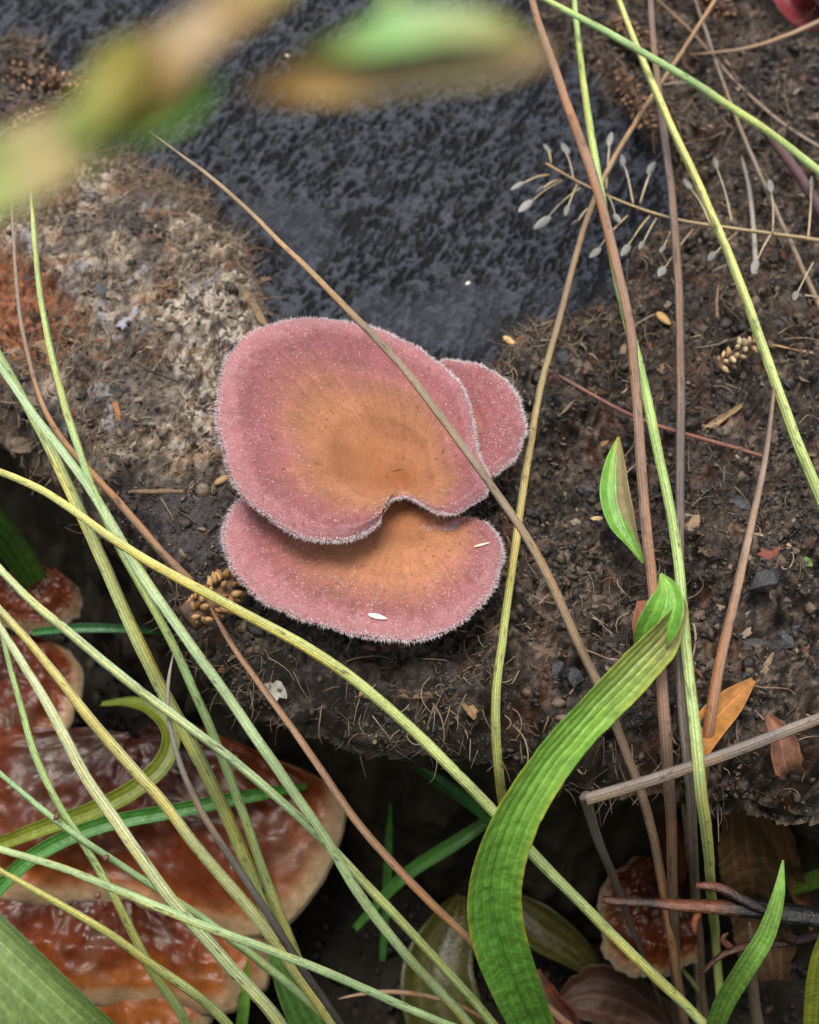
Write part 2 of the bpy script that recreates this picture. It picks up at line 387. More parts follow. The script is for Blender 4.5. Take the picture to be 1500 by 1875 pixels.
# ------------------------------------------------------------------ loose litter on the stump that nobody could count
ICO_V = []
ph = (1 + 5 ** .5) / 2
for a_, b_ in ((1, ph), (-1, ph), (1, -ph), (-1, -ph)):
    ICO_V += [(0, a_, b_), (a_, b_, 0), (b_, 0, a_)]
ICO_V = np.array(ICO_V, float); ICO_V /= np.linalg.norm(ICO_V[0])
ICO_F = []
for i in range(12):
    for j in range(i + 1, 12):
        for k in range(j + 1, 12):
            d = [np.linalg.norm(ICO_V[p] - ICO_V[q]) for p, q in ((i, j), (j, k), (i, k))]
            if max(d) < 1.2:
                n_ = np.cross(ICO_V[j] - ICO_V[i], ICO_V[k] - ICO_V[i])
                ICO_F.append((i, j, k) if n_ @ ICO_V[i] > 0 else (i, k, j))
ICO_F = np.array(ICO_F)
def rotm(rg):
    q = rg.normal(size=4); q /= np.linalg.norm(q); a, b, c_, d = q
    return np.array([[1-2*(c_*c_+d*d), 2*(b*c_-a*d), 2*(b*d+a*c_)], [2*(b*c_+a*d), 1-2*(b*b+d*d), 2*(c_*d-a*b)], [2*(b*d-a*c_), 2*(c_*d+a*b), 1-2*(b*b+c_*c_)]])
def zone_val(arr, X_, Y_):
    i = np.clip(np.round((X_ - xs[0]) / ST).astype(int), 0, shp[0] - 1); j = np.clip(np.round((Y_ - ys[0]) / ST).astype(int), 0, shp[1] - 1)
    return arr.reshape(shp)[i, j]
def scatter(n, weight):
    out = []
    while len(out) < n:
        X_ = rng.uniform(-14, 14, 4000); Y_ = rng.uniform(-8, 22, 4000)
        keep_ = (zone_val(sde, X_, Y_) < -0.05) & (rng.random(4000) < weight(X_, Y_))
        out += list(zip(X_[keep_], Y_[keep_]))
    return out[:n]
crumbs = Soup()
pal = [lin(q) for q in ((0.022, 0.017, 0.014), (0.04, 0.03, 0.022), (0.07, 0.05, 0.035), (0.12, 0.085, 0.058), (0.03, 0.03, 0.034), (0.10, 0.045, 0.028), (0.2, 0.15, 0.105))]
pw = np.array([.22, .26, .22, .12, .10, .05, .03])
def rotms(n):
    q = rng.normal(size=(n, 4)); q /= np.linalg.norm(q, axis=1)[:, None]; a, b, c_, d = q.T
    return np.stack([np.stack([1-2*(c_*c_+d*d), 2*(b*c_-a*d), 2*(b*d+a*c_)], -1), np.stack([2*(b*c_+a*d), 1-2*(b*b+d*d), 2*(c_*d-a*b)], -1), np.stack([2*(b*d-a*c_), 2*(c_*d+a*b), 1-2*(b*b+c_*c_)], -1)], 1)
def crumb_batch(soup, XY, zs_, size, pal_, pw_, flat=(.35, .8), sink=0.25):
    n = len(XY); sz = size(n)
    V_ = ICO_V[None] * (1 + rng.uniform(-0.38, 0.38, (n, 12, 1))) * sz[:, None, None]
    V_[..., 1] *= rng.uniform(.45, 1, (n, 1)); V_[..., 2] *= rng.uniform(*flat, (n, 1))
    V_ = np.einsum('nij,nkj->nki', rotms(n), V_)
    V_ += np.stack([XY[:, 0], XY[:, 1], zs_ + sz * sink], -1)[:, None]
    K_ = np.array(pal_)[rng.choice(len(pal_), n, p=pw_)] * rng.uniform(.65, 1.35, (n, 1))
    F_ = (ICO_F[None] + (np.arange(n) * 12)[:, None, None]).reshape(-1, 3)
    soup.add(V_.reshape(-1, 3), F_, np.repeat(K_, 12, 0))
XY = np.array(scatter(17000, lambda a, b: zone_val(dirt * (1 - matz * 0.75), a, b) * np.clip(2.6 * fbm(a * 0.8, b * 0.8, 3, 91) - 0.7, 0.06, 1)))
crumb_batch(crumbs, XY, top_zv(XY[:, 0], XY[:, 1]), lambda n: 0.02 + 0.07 * rng.random(n) ** 2.6 + np.where(rng.random(n) < 0.035, 0.12 * rng.random(n), 0), pal, pw / pw.sum())
XY = np.array(scatter(900, lambda a, b: zone_val(dirt * (1 - matz * 0.7) * (1 - rot), a, b) * np.clip(2.6 * fbm(a * 0.5 + 2, b * 0.5, 3, 92) - 0.8, 0.03, 1)))
crumb_batch(crumbs, XY, top_zv(XY[:, 0], XY[:, 1]), lambda n: 0.08 + 0.17 * rng.random(n) ** 1.8, [lin(q) for q in ((0.018, 0.013, 0.010), (0.035, 0.025, 0.018), (0.06, 0.043, 0.03), (0.03, 0.029, 0.032), (0.11, 0.078, 0.052))], [.28, .3, .2, .14, .08], sink=-0.1)
tag(crumbs.build('soil_crumbs', M['crumb']), 'dark crumbs of soil and charcoal strewn over the littered stump top', 'soil', kind='stuff')

def fibre_batch(soup, P0, D, ln, wd, curl, K, n=5):
    m = len(P0); d = D / np.linalg.norm(D, axis=1)[:, None]; ax = rng.normal(size=(m, 3)); P = [P0]; Ds = [d]
    for i in range(n - 1):
        d = d + np.cross(ax, d) * curl[:, None] + rng.normal(size=(m, 3)) * curl[:, None] * 0.35; d[:, 2] -= 0.04
        d = d / np.linalg.norm(d, axis=1)[:, None]; P.append(P[-1] + d * (ln / (n - 1))[:, None]); Ds.append(d)
    V_ = []
    for i in range(n):
        s1 = np.cross(Ds[i], (0.31, 0.22, 0.93)); s1 /= np.linalg.norm(s1, axis=1)[:, None] + 1e-9; s2 = np.cross(Ds[i], s1)
        r = (wd * (1 - 0.65 * i / (n - 1)))[:, None]
        for k in range(3): V_.append(P[i] + s1 * r * math.cos(k * 2.094) + s2 * r * math.sin(k * 2.094))
    V_ = np.stack(V_, 1); F_ = quads_grid(n, 3, True)
    soup.add(V_.reshape(-1, 3), (F_[None] + (np.arange(m) * n * 3)[:, None, None]).reshape(-1, 4), np.repeat(K, n * 3, 0))
fib = Soup()
fp = [lin(q) for q in ((0.30, 0.22, 0.14), (0.20, 0.14, 0.085), (0.36, 0.29, 0.21), (0.12, 0.08, 0.05), (0.22, 0.10, 0.04))]
def fw(a, b):
    e = zone_val(sd_saw, a, b)
    return np.clip(zone_val(matz, a, b) * 0.75 * np.clip(3 * fbm(a * 0.7, b * 0.7, 3, 93) - 0.8, 0.1, 1) + 0.07 * zone_val(dirt, a, b) * sstep(0.45, 0.62, fbm(a * 0.55, b * 0.55, 3, 95))
                   + 0.5 * ((e > 0) & (e < 45)) + 0.16 * zone_val(front, a, b) * sstep(0.4, 0.6, fbm(a, b, 2, 97)), 0, 1)
XY = np.array(scatter(9500, fw)); m = len(XY); mz_ = zone_val(matz, XY[:, 0], XY[:, 1])
a = np.where(rng.random(m) < 0.5 * mz_, a0 + rng.normal(size=m) * 0.45, rng.uniform(0, 6.283, m))
fpa = np.array(fp)
fibre_batch(fib, np.stack([XY[:, 0], XY[:, 1], top_zv(XY[:, 0], XY[:, 1]) + 0.015], 1), np.stack([np.cos(a), np.sin(a), rng.uniform(-0.05, 0.5, m)], 1), rng.uniform(.15, .8, m), rng.uniform(.006, .018, m), rng.uniform(.04, .5, m), fpa[rng.choice(5, m, p=[.30, .26, .18, .18, .08])] * rng.uniform(.55, 1.15, (m, 1)))
XY = np.array(scatter(1300, lambda a_, b_: np.clip(zone_val(dirt * (1 - rot), a_, b_) * sstep(0.42, 0.6, fbm(a_ * 0.6 + 7, b_ * 0.6, 3, 96)), 0, 1))); m = len(XY); a = rng.uniform(0, 6.283, m)
fibre_batch(fib, np.stack([XY[:, 0], XY[:, 1], top_zv(XY[:, 0], XY[:, 1]) + 0.03], 1), np.stack([np.cos(a), np.sin(a), rng.uniform(-0.05, 0.5, m)], 1), rng.uniform(.4, 1.3, m), rng.uniform(.016, .034, m), rng.uniform(.05, .4, m), np.array([lin(q) for q in ((.05, .034, .024), (.10, .068, .044), (.19, .13, .085), (.30, .22, .15))])[rng.choice(4, m, p=[.35, .3, .22, .13])] * rng.uniform(.7, 1.2, (m, 1)), n=9)
# frayed tufts hanging over the front rim
fr = np.array([i for i in range(nn) if -9.5 < OC[i, 1] < 3 and -13 < OC[i, 0] < 13])
ii = rng.choice(fr, 700); ii = ii[fbm(ii * 0.05, ii * 0 + 3.0, 3, 99) > 0.47]; m = len(ii)
pp = OC[ii] - NRM[ii] * rng.uniform(-.05, .8, (m, 1))
fibre_batch(fib, np.stack([pp[:, 0], pp[:, 1], top_zv(pp[:, 0], pp[:, 1]) + .02], 1), np.hstack([NRM[ii] * .6 + rng.normal(size=(m, 2)) * .5, rng.uniform(-.4, .5, (m, 1))]), rng.uniform(.25, .85, m), rng.uniform(.008, .018, m), rng.uniform(.05, .4, m), fpa[rng.choice(4, m)] * rng.uniform(.3, .95, (m, 1)))
flk = Soup()
fc = [lin(q) for q in ((0.05, 0.036, 0.027), (0.10, 0.07, 0.048), (0.17, 0.12, 0.08), (0.27, 0.205, 0.145), (0.15, 0.06, 0.032), (0.045, 0.046, 0.055))]
for (X_, Y_) in scatter(3400, lambda a, b: np.clip(zone_val(dirt, a, b) * (0.35 + 0.65 * zone_val(matz, a, b)) * np.clip(2.4 * fbm(a * 1.1 + 3, b * 1.1, 3, 98) - 0.6, 0, 1), 0, 1)):
    n_ = rng.integers(5, 8); ang = np.sort(rng.uniform(0, 6.283, n_)); L0 = 0.05 + 0.15 * rng.random() ** 2; W0 = L0 * rng.uniform(.25, .7)
    a_ = rng.uniform(0, 6.283); tx, ty = rng.normal(size=2) * 0.45
    lx = np.cos(ang) * L0; ly = np.sin(ang) * W0
    V1 = np.stack([lx * math.cos(a_) - ly * math.sin(a_), lx * math.sin(a_) + ly * math.cos(a_), 0 * lx], 1)
    V1[:, 2] = V1[:, 0] * tx + V1[:, 1] * ty + rng.normal(size=n_) * 0.012
    V1 = V1 + (X_, Y_, top_z(X_, Y_) + 0.02 + 0.3 * L0 * abs(tx)); th = rng.uniform(.008, .025)
    V2 = np.vstack([V1, V1.mean(0) + (0, 0, th), V1 - (0, 0, th)])
    tri = [(i, (i + 1) % n_, n_) for i in range(n_)]
    for i in range(n_):
        j = (i + 1) % n_; tri += [(i, n_ + 1 + i, n_ + 1 + j), (i, n_ + 1 + j, j)]
    flk.add(V2, tri, fc[rng.choice(6, p=[.24, .24, .2, .14, .08, .10])] * rng.uniform(.7, 1.2))
tag(flk.build('bark_flakes', M['chip'], smooth=False), 'tiny flakes of bark and leaf mould bedded in the stump litter', 'flakes', kind='stuff')
tag(fib.build('wood_fibres', M['fibre']), 'pale frayed wood fibres matted over the littered stump top', 'fibres', kind='stuff')

# ------------------------------------------------------------------ mushrooms
def smooth_closed(P, n):
    P = np.asarray(P, float); Q = np.vstack([P, P[:1]])
    A, _ = spline(np.vstack([P[-1], Q, P[1]]), n=n * 3)
    # cut the two overlap segments off again
    d0 = np.argmin(np.linalg.norm(A[:n][:, :3] - P[0][:3], axis=1)); d1 = 2 * n + np.argmin(np.linalg.norm(A[2 * n:][:, :3] - P[0][:3], axis=1))
    B = A[d0:d1]; s = np.concatenate([[0], np.cumsum(np.linalg.norm(np.diff(B, axis=0), axis=1))])
    u = np.linspace(0, s[-1], n, endpoint=False)
    return np.stack([np.interp(u, s, B[:, k]) for k in range(3)], 1)

def mushroom(label, cpx, rim, ang0, sgn, foot, seed, spot=None, tanw=0.5, power=1.7, stemr=0.42, hair_n=5200, surf_n=9000, roll=0.18):
    NT, NS = 360, 90
    Cc = at(*cpx)
    R = smooth_closed([at(*q) for q in rim], NT)
    wv = (fbm(np.arange(NT) * 0.12, np.zeros(NT), 3, seed) - 0.5) * 0.10
    rad0 = R[:, :2] - Cc[:2]; rl = np.linalg.norm(rad0, axis=1)[:, None]
    R[:, :2] += rad0 / (rl + 1e-6) * wv[:, None] * np.minimum(1, rl)
    lo_ = roll * sstep(0.7, 2.0, np.linalg.norm(R - Cc, axis=1)) + 0.04
    rv = R - CAM; low = CAM + rv * ((R[:, 2] - lo_ - CAM[2]) / rv[:, 2])[:, None]; R[:, :2] = low[:, :2]
    f = np.arange(NT) / NT
    ia = ang0 + sgn * f * 2 * math.pi
    r0 = 0.05
    I = np.stack([Cc[0] + r0 * np.cos(ia), Cc[1] + r0 * np.sin(ia), np.full(NT, Cc[2])], 1)
    s = np.linspace(0, 1, NS) ** 0.85
    S_ = s[:, None, None]
    G = 1 - (1 - s) ** power
    P = I[None] * (1 - S_) + R[None] * S_
    P[..., 2] = I[None, :, 2] + (R[None, :, 2] - I[None, :, 2]) * G[:, None]
    tdown = np.clip((s - 0.86) / 0.14, 0, 1)
    L_ = np.linalg.norm(R - I, axis=1)
    P[..., 2] -= roll * tdown[:, None] ** 2 * sstep(0.7, 2.0, L_)[None]
    und = (fbm(P[..., 0] * 0.45, P[..., 1] * 0.45, 3, seed + 1) - 0.5)
    P[..., 2] += und * 0.35 * (s * (1 - s) * 4)[:, None] * np.minimum(1, L_ / 2)[None]
    rings = (fbm(s * 7, np.zeros(NS), 2, seed + 2) - 0.5) * 0.10
    P[..., 2] += rings[:, None] * np.minimum(1, L_ / 2)[None] * (s < 0.93)[:, None]
    # colours of the flesh: brown eye, tan zone, mauve-pink outer zone, pale felted margin
    px_, py_ = P[..., 0], P[..., 1]
    nz = fbm(px_ * 0.9, py_ * 0.9, 4, seed + 3) - 0.5; nf = fbm(px_ * 7, py_ * 7, 3, seed + 4) - 0.5
    dist = s[:, None] + nz * 0.22
    # near the notch the rim is close to the stem: there the tan zone reaches almost to the margin
    tan_to = tanw + 0.32 * sstep(2.2, 0.8, L_)[None]
    c1 = lin((0.29, 0.11, 0.042)); c2 = lin((0.345, 0.148, 0.072)); c3 = lin((0.255, 0.086, 0.092)); c4 = lin((0.40, 0.185, 0.19))
    K = mixc(c1, c2, sstep(0.02, tanw * 0.75, dist + nf * 0.1))
    K = mixc(K, c3, sstep(tan_to - 0.22, tan_to + 0.17, dist + nf * 0.06))
    radf = fbm(np.arange(NT)[None] * 0.55 + 0 * s[:, None], s[:, None] * 5 + 0 * np.arange(NT)[None], 3, seed + 12) - 0.5
    K = K * (1 + 0.34 * (fbm(s * 10, s * 0 + 2, 3, seed + 14) - 0.5))[:, None, None]
    K = K * (1 + 0.42 * radf * np.minimum(1, s[:, None] * 2) + 0.5 * nz)[..., None]
    K = mixc(K, c4, sstep(0.80, 1.0, s[:, None] + 0 * dist + nf * 0.15) * 0.75)
    if spot is not None:
        sp = at(*spot); dd = np.sqrt((px_ - sp[0]) ** 2 + (py_ - sp[1]) ** 2)
        K = mixc(K, lin((0.30, 0.11, 0.045)), sstep(1.5, 0.1, dd + nz * 1.8 + nf * 1.6) * 0.3)
    fl = fbm(px_ * 11, py_ * 11, 2, seed + 6)
    K = mixc(K, lin((0.14, 0.05, 0.025)), sstep(0.80, 0.88, fl) * 0.7)
    root = thing('mushroom', label, 'mushroom', (foot[0], foot[1], top_z(foot[0], foot[1])), 'hairy pink mushrooms growing on the stump')
    # closing disc in the eye of the funnel
    V_ = P.reshape(-1, 3); F_ = quads_grid(NS, NT, True)
    if sgn > 0: pass
    else: F_ = F_[:, ::-1]
    V_ = np.vstack([V_, Cc])
    fan = [[len(V_) - 1, i, (i + 1) % NT, (i + 1) % NT] for i in range(NT)]
    Fl = [tuple(q) for q in F_.tolist()] + [tuple(q[:3]) for q in fan]
    # rolled margin
    nV = len(V_); base_i = (NS - 1) * NT
    inn = (I - R); inn[:, 2] = 0; inn /= np.linalg.norm(inn, axis=1)[:, None] + 1e-9
    m1 = R + inn * (-0.035); m1[:, 2] = P[-1, :, 2] - 0.04
    m2 = R + inn * 0.05; m2[:, 2] = P[-1, :, 2] - 0.09
    V_ = np.vstack([V_, m1, m2]); Kf = np.vstack([K.reshape(-1, 3), c1[None], np.tile(c4, (NT, 1)), np.tile(c4, (NT, 1))])
    for q, (a, b) in enumerate(((base_i, nV), (nV, nV + NT))):
        for i in range(NT):
            j = (i + 1) % NT; Fl.append((a + i, a + j, b + j, b + i))
    cap = mesh('cap', V_, Fl, M['cap'], root, Kf)
    # gills under the cap
    NG = 26; g = np.linspace(0, 1, NG); GV = []
    dep = 0.07 * (np.arange(NT) % 3 == 0)
    Ul = m2.copy()
    for q in g:
        ring = Ul * (1 - q) + (I + (0, 0, 0)) * q
        zc = P[min(NS - 1, max(0, int((1 - q) * (NS - 1)))), :, 2] - 0.16 - 0.42 * q - dep * math.sin(math.pi * min(1, q * 1.2 + 0.02))
        ring[:, 2] = zc; GV.append(ring)
    gills = mesh('gills', np.vstack(GV), quads_grid(NG, NT, True), M['cap'], cap, lin((0.55, 0.40, 0.27)))
    # stem
    ft = np.array([foot[0], foot[1], top_z(foot[0], foot[1]) - 0.25])
    ctl = [np.append(ft, stemr * 1.15), np.append(ft * .6 + (Cc - (0, 0, .3)) * .4, stemr * .9), np.append(Cc - (0, 0, 0.1), stemr * 1.0)]
    A, u = spline(ctl, n=14); T, S, N = frames(A[:, :3], (0, 1, 0))
    k = np.linspace(0, 2 * math.pi, 28, endpoint=False)
    SV = A[:, None, :3] + (S[:, None] * np.cos(k)[None, :, None] + N[:, None] * np.sin(k)[None, :, None]) * A[:, None, 3:4]
    mesh('stem', SV.reshape(-1, 3), quads_grid(14, 28, True), M['cap'], root, lin((0.38, 0.19, 0.10)))
    # felt of hairs
    hs_ = Soup()
    def hairs(p, d, ln, wd, colr):
        m = len(p); d = d / np.linalg.norm(d, axis=1)[:, None]; s1 = np.cross(d, (0.3, 0.5, 0.8)); s1 /= np.linalg.norm(s1, axis=1)[:, None]; s2 = np.cross(d, s1)
        b_ = rng.normal(size=(m, 3)) * (ln * 0.12)[:, None]; wd = wd[:, None]; ln = ln[:, None]
        mid = p + d * ln * .55 + b_
        V_ = np.stack([p + s1 * wd, p - s1 * wd * .5 + s2 * wd * .87, p - s1 * wd * .5 - s2 * wd * .87, mid + s1 * wd * .75, mid - s1 * wd * .37 + s2 * wd * .65, mid - s1 * wd * .37 - s2 * wd * .65, p + d * ln + b_ * 2.2], 1)
        F_ = np.array([(0, 1, 4), (0, 4, 3), (1, 2, 5), (1, 5, 4), (2, 0, 3), (2, 3, 5), (3, 4, 6), (4, 5, 6), (5, 3, 6)])
        hs_.add(V_.reshape(-1, 3), (F_[None] + (np.arange(m) * 7)[:, None, None]).reshape(-1, 3), np.repeat(colr, 7, 0))
    per = np.linalg.norm(np.roll(R, -1, 0) - R, axis=1); per = per / per.sum()
    ii = rng.choice(NT, hair_n, p=per); si = NS - 1 - rng.choice(4, hair_n, p=[.5, .2, .2, .1]); jj = (ii + 1) % NT; rr_ = rng.random((hair_n, 1))
    p = P[si, ii] * (1 - rr_) + P[si, jj] * rr_; p[:, 2] -= rng.random(hair_n) * 0.05
    t_ = R[jj] - R[ii]; t_ /= np.linalg.norm(t_, axis=1)[:, None] + 1e-9
    nrm = np.stack([t_[:, 1], -t_[:, 0], 0 * t_[:, 0]], 1); nrm *= np.sign(np.sum(nrm * -inn[ii], 1))[:, None]
    d = nrm + t_ * rng.normal(size=(hair_n, 1)) * .22 + np.stack([0 * rr_[:, 0], 0 * rr_[:, 0], rng.uniform(-.3, .6, hair_n)], 1)
    hairs(p, d, rng.uniform(.03, .095, hair_n) * (0.6 + 0.8 * fbm(ii * 0.09, ii * 0.0 + seed, 3, 5)), rng.uniform(.0042, .0075, hair_n), lin((0.92, 0.80, 0.81)) * rng.uniform(.85, 1.05, (hair_n, 1)))
    m = surf_n; ii = rng.integers(0, NT, m); si = ((0.12 + 0.88 * rng.random(m) ** 0.55) * (NS - 1)).astype(int)
    ok = (rng.random(m) < L_[ii] / L_.max() * 1.1) & (rng.random(m) < 0.15 + 0.85 * s[si] ** 2.2); ii = ii[ok]; si = si[ok]; m = len(ii)
    d = -inn[ii] * rng.uniform(-.3, .9, (m, 1)) + np.stack([rng.normal(size=m) * .9, rng.normal(size=m) * .9, rng.uniform(.1, .7, m)], 1)
    pale = np.where((s[si] > tanw - .15)[:, None], lin((0.92, 0.76, 0.72))[None], lin((0.66, 0.40, 0.22))[None])
    kk = K[si, ii]; tt_ = rng.uniform(.1, .9, (m, 1))
    hairs(P[si, ii] + (0, 0, .002), d, rng.uniform(.02, .06, m), rng.uniform(.0035, .0065, m), pale * tt_ + kk * 1.15 * (1 - tt_))
    m = surf_n // 5; ii = rng.integers(0, NT, m); si = ((0.3 + 0.7 * rng.random(m) ** 0.6) * (NS - 1)).astype(int)
    ok = (rng.random(m) < L_[ii] / L_.max()) & (rng.random(m) < sstep(tanw - .3, tanw + .1, s[si])); ii = ii[ok]; si = si[ok]; m = len(ii)
    hairs(P[si, ii] + (0, 0, .004), np.stack([rng.normal(size=m), rng.normal(size=m), rng.uniform(.05, .5, m)], 1), rng.uniform(.025, .06, m), rng.uniform(.0045, .0075, m), np.tile(lin((.95, .84, .80)), (m, 1)))
    h_ = hs_.build('hairs', M['hair'], cap); h_['kind'] = 'stuff'
    return P, s

zA = H
rimA = [(703, 925, zA+2.3), (695, 955, zA+2.48), (668, 980, zA+2.64), (628, 993, zA+2.75), (580, 991, zA+2.81), (538, 977, zA+2.86), (498, 953, zA+2.92), (458, 922, zA+2.97), (430, 882, zA+3.03),
        (411, 830, zA+3.08), (400, 770, zA+3.08), (401, 715, zA+3.08), (413, 668, zA+3.08), (442, 626, zA+3.08), (482, 601, zA+3.08), (530, 588, zA+3.03), (580, 586, zA+2.97), (635, 591, zA+2.92),
        (690, 605, zA+2.86), (742, 627, zA+2.81), (790, 656, zA+2.75), (830, 691, zA+2.70), (855, 728, zA+2.64), (866, 770, zA+2.58), (870, 808, zA+2.53), (882, 842, zA+2.48), (892, 878, zA+2.42),
        (888, 907, zA+2.37), (860, 930, zA+2.4), (826, 942, zA+2.3), (796, 937, zA+2.2), (772, 921, zA+2.1), (752, 911, zA+2.0), (728, 912, zA+2.0)]
fA = at(735, 905, H)
PA, sA = mushroom('largest pink hairy funnel mushroom with a tan centre and notched rim', (735, 890, zA+1.72), rimA, math.radians(-125), -1, (fA[0], fA[1] + 0.9), 101, spot=(655, 835, zA+2.6), tanw=0.66, power=1.45)
rimC = [(774, 966, zA+1.5), (798, 974, zA+1.6), (830, 966, zA+1.7), (862, 957, zA+1.75), (893, 964, zA+1.8), (914, 987, zA+1.9), (920, 1025, zA+2.0), (904, 1072, zA+2.1), (868, 1120, zA+2.1), (830, 1149, zA+2.1), (780, 1170, zA+2.1),
        (720, 1171, zA+2.1), (660, 1163, zA+2.1), (600, 1149, zA+2.1), (540, 1129, zA+2.1), (490, 1104, zA+2.1), (455, 1078, zA+2.1), (426, 1040, zA+2.1), (413, 1000, zA+2.1), (415, 958, zA+2.0), (438, 918, zA+1.9),
        (500, 880, zA+1.6), (600, 870, zA+1.4), (690, 890, zA+1.35), (742, 900, zA+1.3), (766, 925, zA+1.3), (769, 945, zA+1.4)]
fC = at(745, 935, H)
PC, _ = mushroom('lower pink hairy mushroom, a half funnel spreading from under the largest cap', (742, 922, zA+1.40), rimC, math.radians(-40), -1, (fC[0], fC[1] + 0.25), 202, tanw=0.74, power=1.15, stemr=0.36)
rimB = [(800, 668, zA+2.2), (842, 663, zA+2.2), (890, 676, zA+2.2), (930, 706, zA+2.2), (954, 748, zA+2.2), (960, 792, zA+2.2), (946, 836, zA+2.1), (915, 866, zA+2.1), (872, 882, zA+2.0), (820, 880, zA+1.8), (775, 850, zA+1.6), (750, 790, zA+1.6), (760, 720, zA+1.9)]
fB = at(830, 830, H)
PB, _ = mushroom('small pink hairy mushroom half hidden behind the largest cap', (832, 800, zA+1.5), rimB, math.radians(110), -1, (fB[0], fB[1]), 303, tanw=0.25, power=1.5, stemr=0.3, hair_n=3000, surf_n=3200)

# ------------------------------------------------------------------ stalks and blades
def resolve(pts):                     # (px, py, z) or a world point given as a numpy array
    return np.array([q if isinstance(q, np.ndarray) else at(*q) for q in pts])
def color_ramp(u, stops):
    ks = sorted(stops); xs_ = [k for k, _ in ks]; cs = np.array([lin(c_) for _, c_ in ks])
    return np.stack([np.interp(u, xs_, cs[:, i]) for i in range(3)], 1)
def stalk(name, label, pts, wpx, stops, group='thin stalks growing round the stump', cat='stalk', flat=0.62, groove=0.2, taper=(0.9, 0.35), seed=None, parent=None, mat='stalk', streak=0.45, knots=0, sides=14, bend=False, wn=0.09):
    """pts run from root to tip; wpx is the width in photo pixels at the stump (80 px to the centimetre)"""
    P = resolve(pts)
    rg = np.random.default_rng(sum(ord(ch) * (i + 1) for i, ch in enumerate(label)))
    seed = int(rg.integers(0, 97))
    if sides == 14: sides = 20
    A, u = spline(P, step=0.10)
    kw = min(13, (len(A) - 1) // 4) if not bend else 0
    if kw > 1:
        pad = np.vstack([2 * A[0] - A[kw:0:-1], A, 2 * A[-1] - A[-2:-kw - 2:-1]]); ker = np.hanning(2 * kw + 3)[1:-1]; ker /= ker.sum()
        A = np.stack([np.convolve(pad[:, q], ker, 'valid') for q in range(3)], 1)
    L = u * np.linalg.norm(np.diff(A, axis=0), axis=1).sum()
    wn = 0.32 if mat == 'twig' else wn
    r = wpx * (0.88 if parent is None else 1) / 80 / 2 * (1 + wn * (fbm(L * 0.5, u * 0, 3, seed) - 0.5) * 2)
    tip = np.interp(u, [0, .75, 1], [1, taper[0], taper[1]]); r = r * tip * (np.interp(u, [.95, 1], [1, .35]) if parent is None else 1)
    A[:, :3] += (np.stack([fbm(L * 0.6, u * 0 + k, 3, seed + k) for k in range(3)], 1) - 0.5) * (0.22 if mat == 'twig' else 0.05)
    tw = u * rg.uniform(-1.6, 1.6) + rg.uniform(-.5, .5)
    T, S, N = frames(A, CAM - A.mean(0))
    k = np.linspace(0, 2 * math.pi, sides, endpoint=False)
    rib = (np.arange(sides) % 2) * groove * rg.uniform(.4, 1.3, sides); rr = 1 - rib
    ca = np.cos(tw)[:, None]; sa = np.sin(tw)[:, None]
    S2 = S * ca + N * sa * 1.0; N2 = -S * sa + N * ca
    V_ = A[:, None] + (S2[:, None] * (np.cos(k) * rr)[None, :, None] + N2[:, None] * (np.sin(k) * rr * flat)[None, :, None]) * r[:, None, None]
    col = color_ramp(u, stops); col = (col * 0.76 + col.mean(1)[:, None] * 0.24) * 1.6
    line = np.where(np.arange(sides) % 2, 1 - streak * rg.uniform(.5, 1.2, sides), 1 + streak * 0.4 * rg.uniform(.2, 1.2, sides))
    mott = 0.72 + 0.56 * fbm(L * 1.2, u * 0 + 3, 4, seed + 5)
    fine = 0.78 + 0.44 * fbm(L[:, None] * 1.5 + 0 * k, k[None] * 3.2 + 0 * L[:, None], 4, seed + 7, 0.65)
    cc = col[:, None, :] * (mott[:, None] * fine * line[None])[..., None]
    # patches turned yellow or brown, specks of mould and dirt
    pt = fbm(L[:, None] * 0.35 + 0 * k, k[None] * 0.5 + 0 * L[:, None], 3, seed + 11)
    cc = mixc(cc, cc * np.array([1.25, 1.0, 0.72]) + 0.01, sstep(0.5, 0.7, pt))
    sp = fbm(L[:, None] * 4 + 0 * k, k[None] * 1.6 + 0 * L[:, None], 3, seed + 9)
    cc = mixc(cc, lin((0.035, 0.024, 0.015)), sstep(0.72, 0.82, sp) * 0.75)
    V_ = V_.reshape(-1, 3); cc = cc.reshape(-1, 3); F_ = [tuple(q) for q in quads_grid(len(A), sides, True).tolist()]
    n0 = len(V_); F_.append(tuple(range(sides - 1, -1, -1))); F_.append(tuple(range(n0 - sides, n0)))
    o = mesh(name, V_, F_, M[mat], parent, cc, base=A[0] if parent is None else None)
    if parent is None: tag(o, label, cat, group)
    return o

GRN, BLG, YEL, PAL, OLV = '8fae4e', '84ad72', 'c3c060', 'b7c77c', '9aa445'
BRN, TAN, GRY, PUR, DGR, RED = '8a6546', 'a98763', '85735f', '5e5049', '4a443e', '7a4c3a'
BG = lambda x_, y_=2030: at(x_, y_, 3.5)

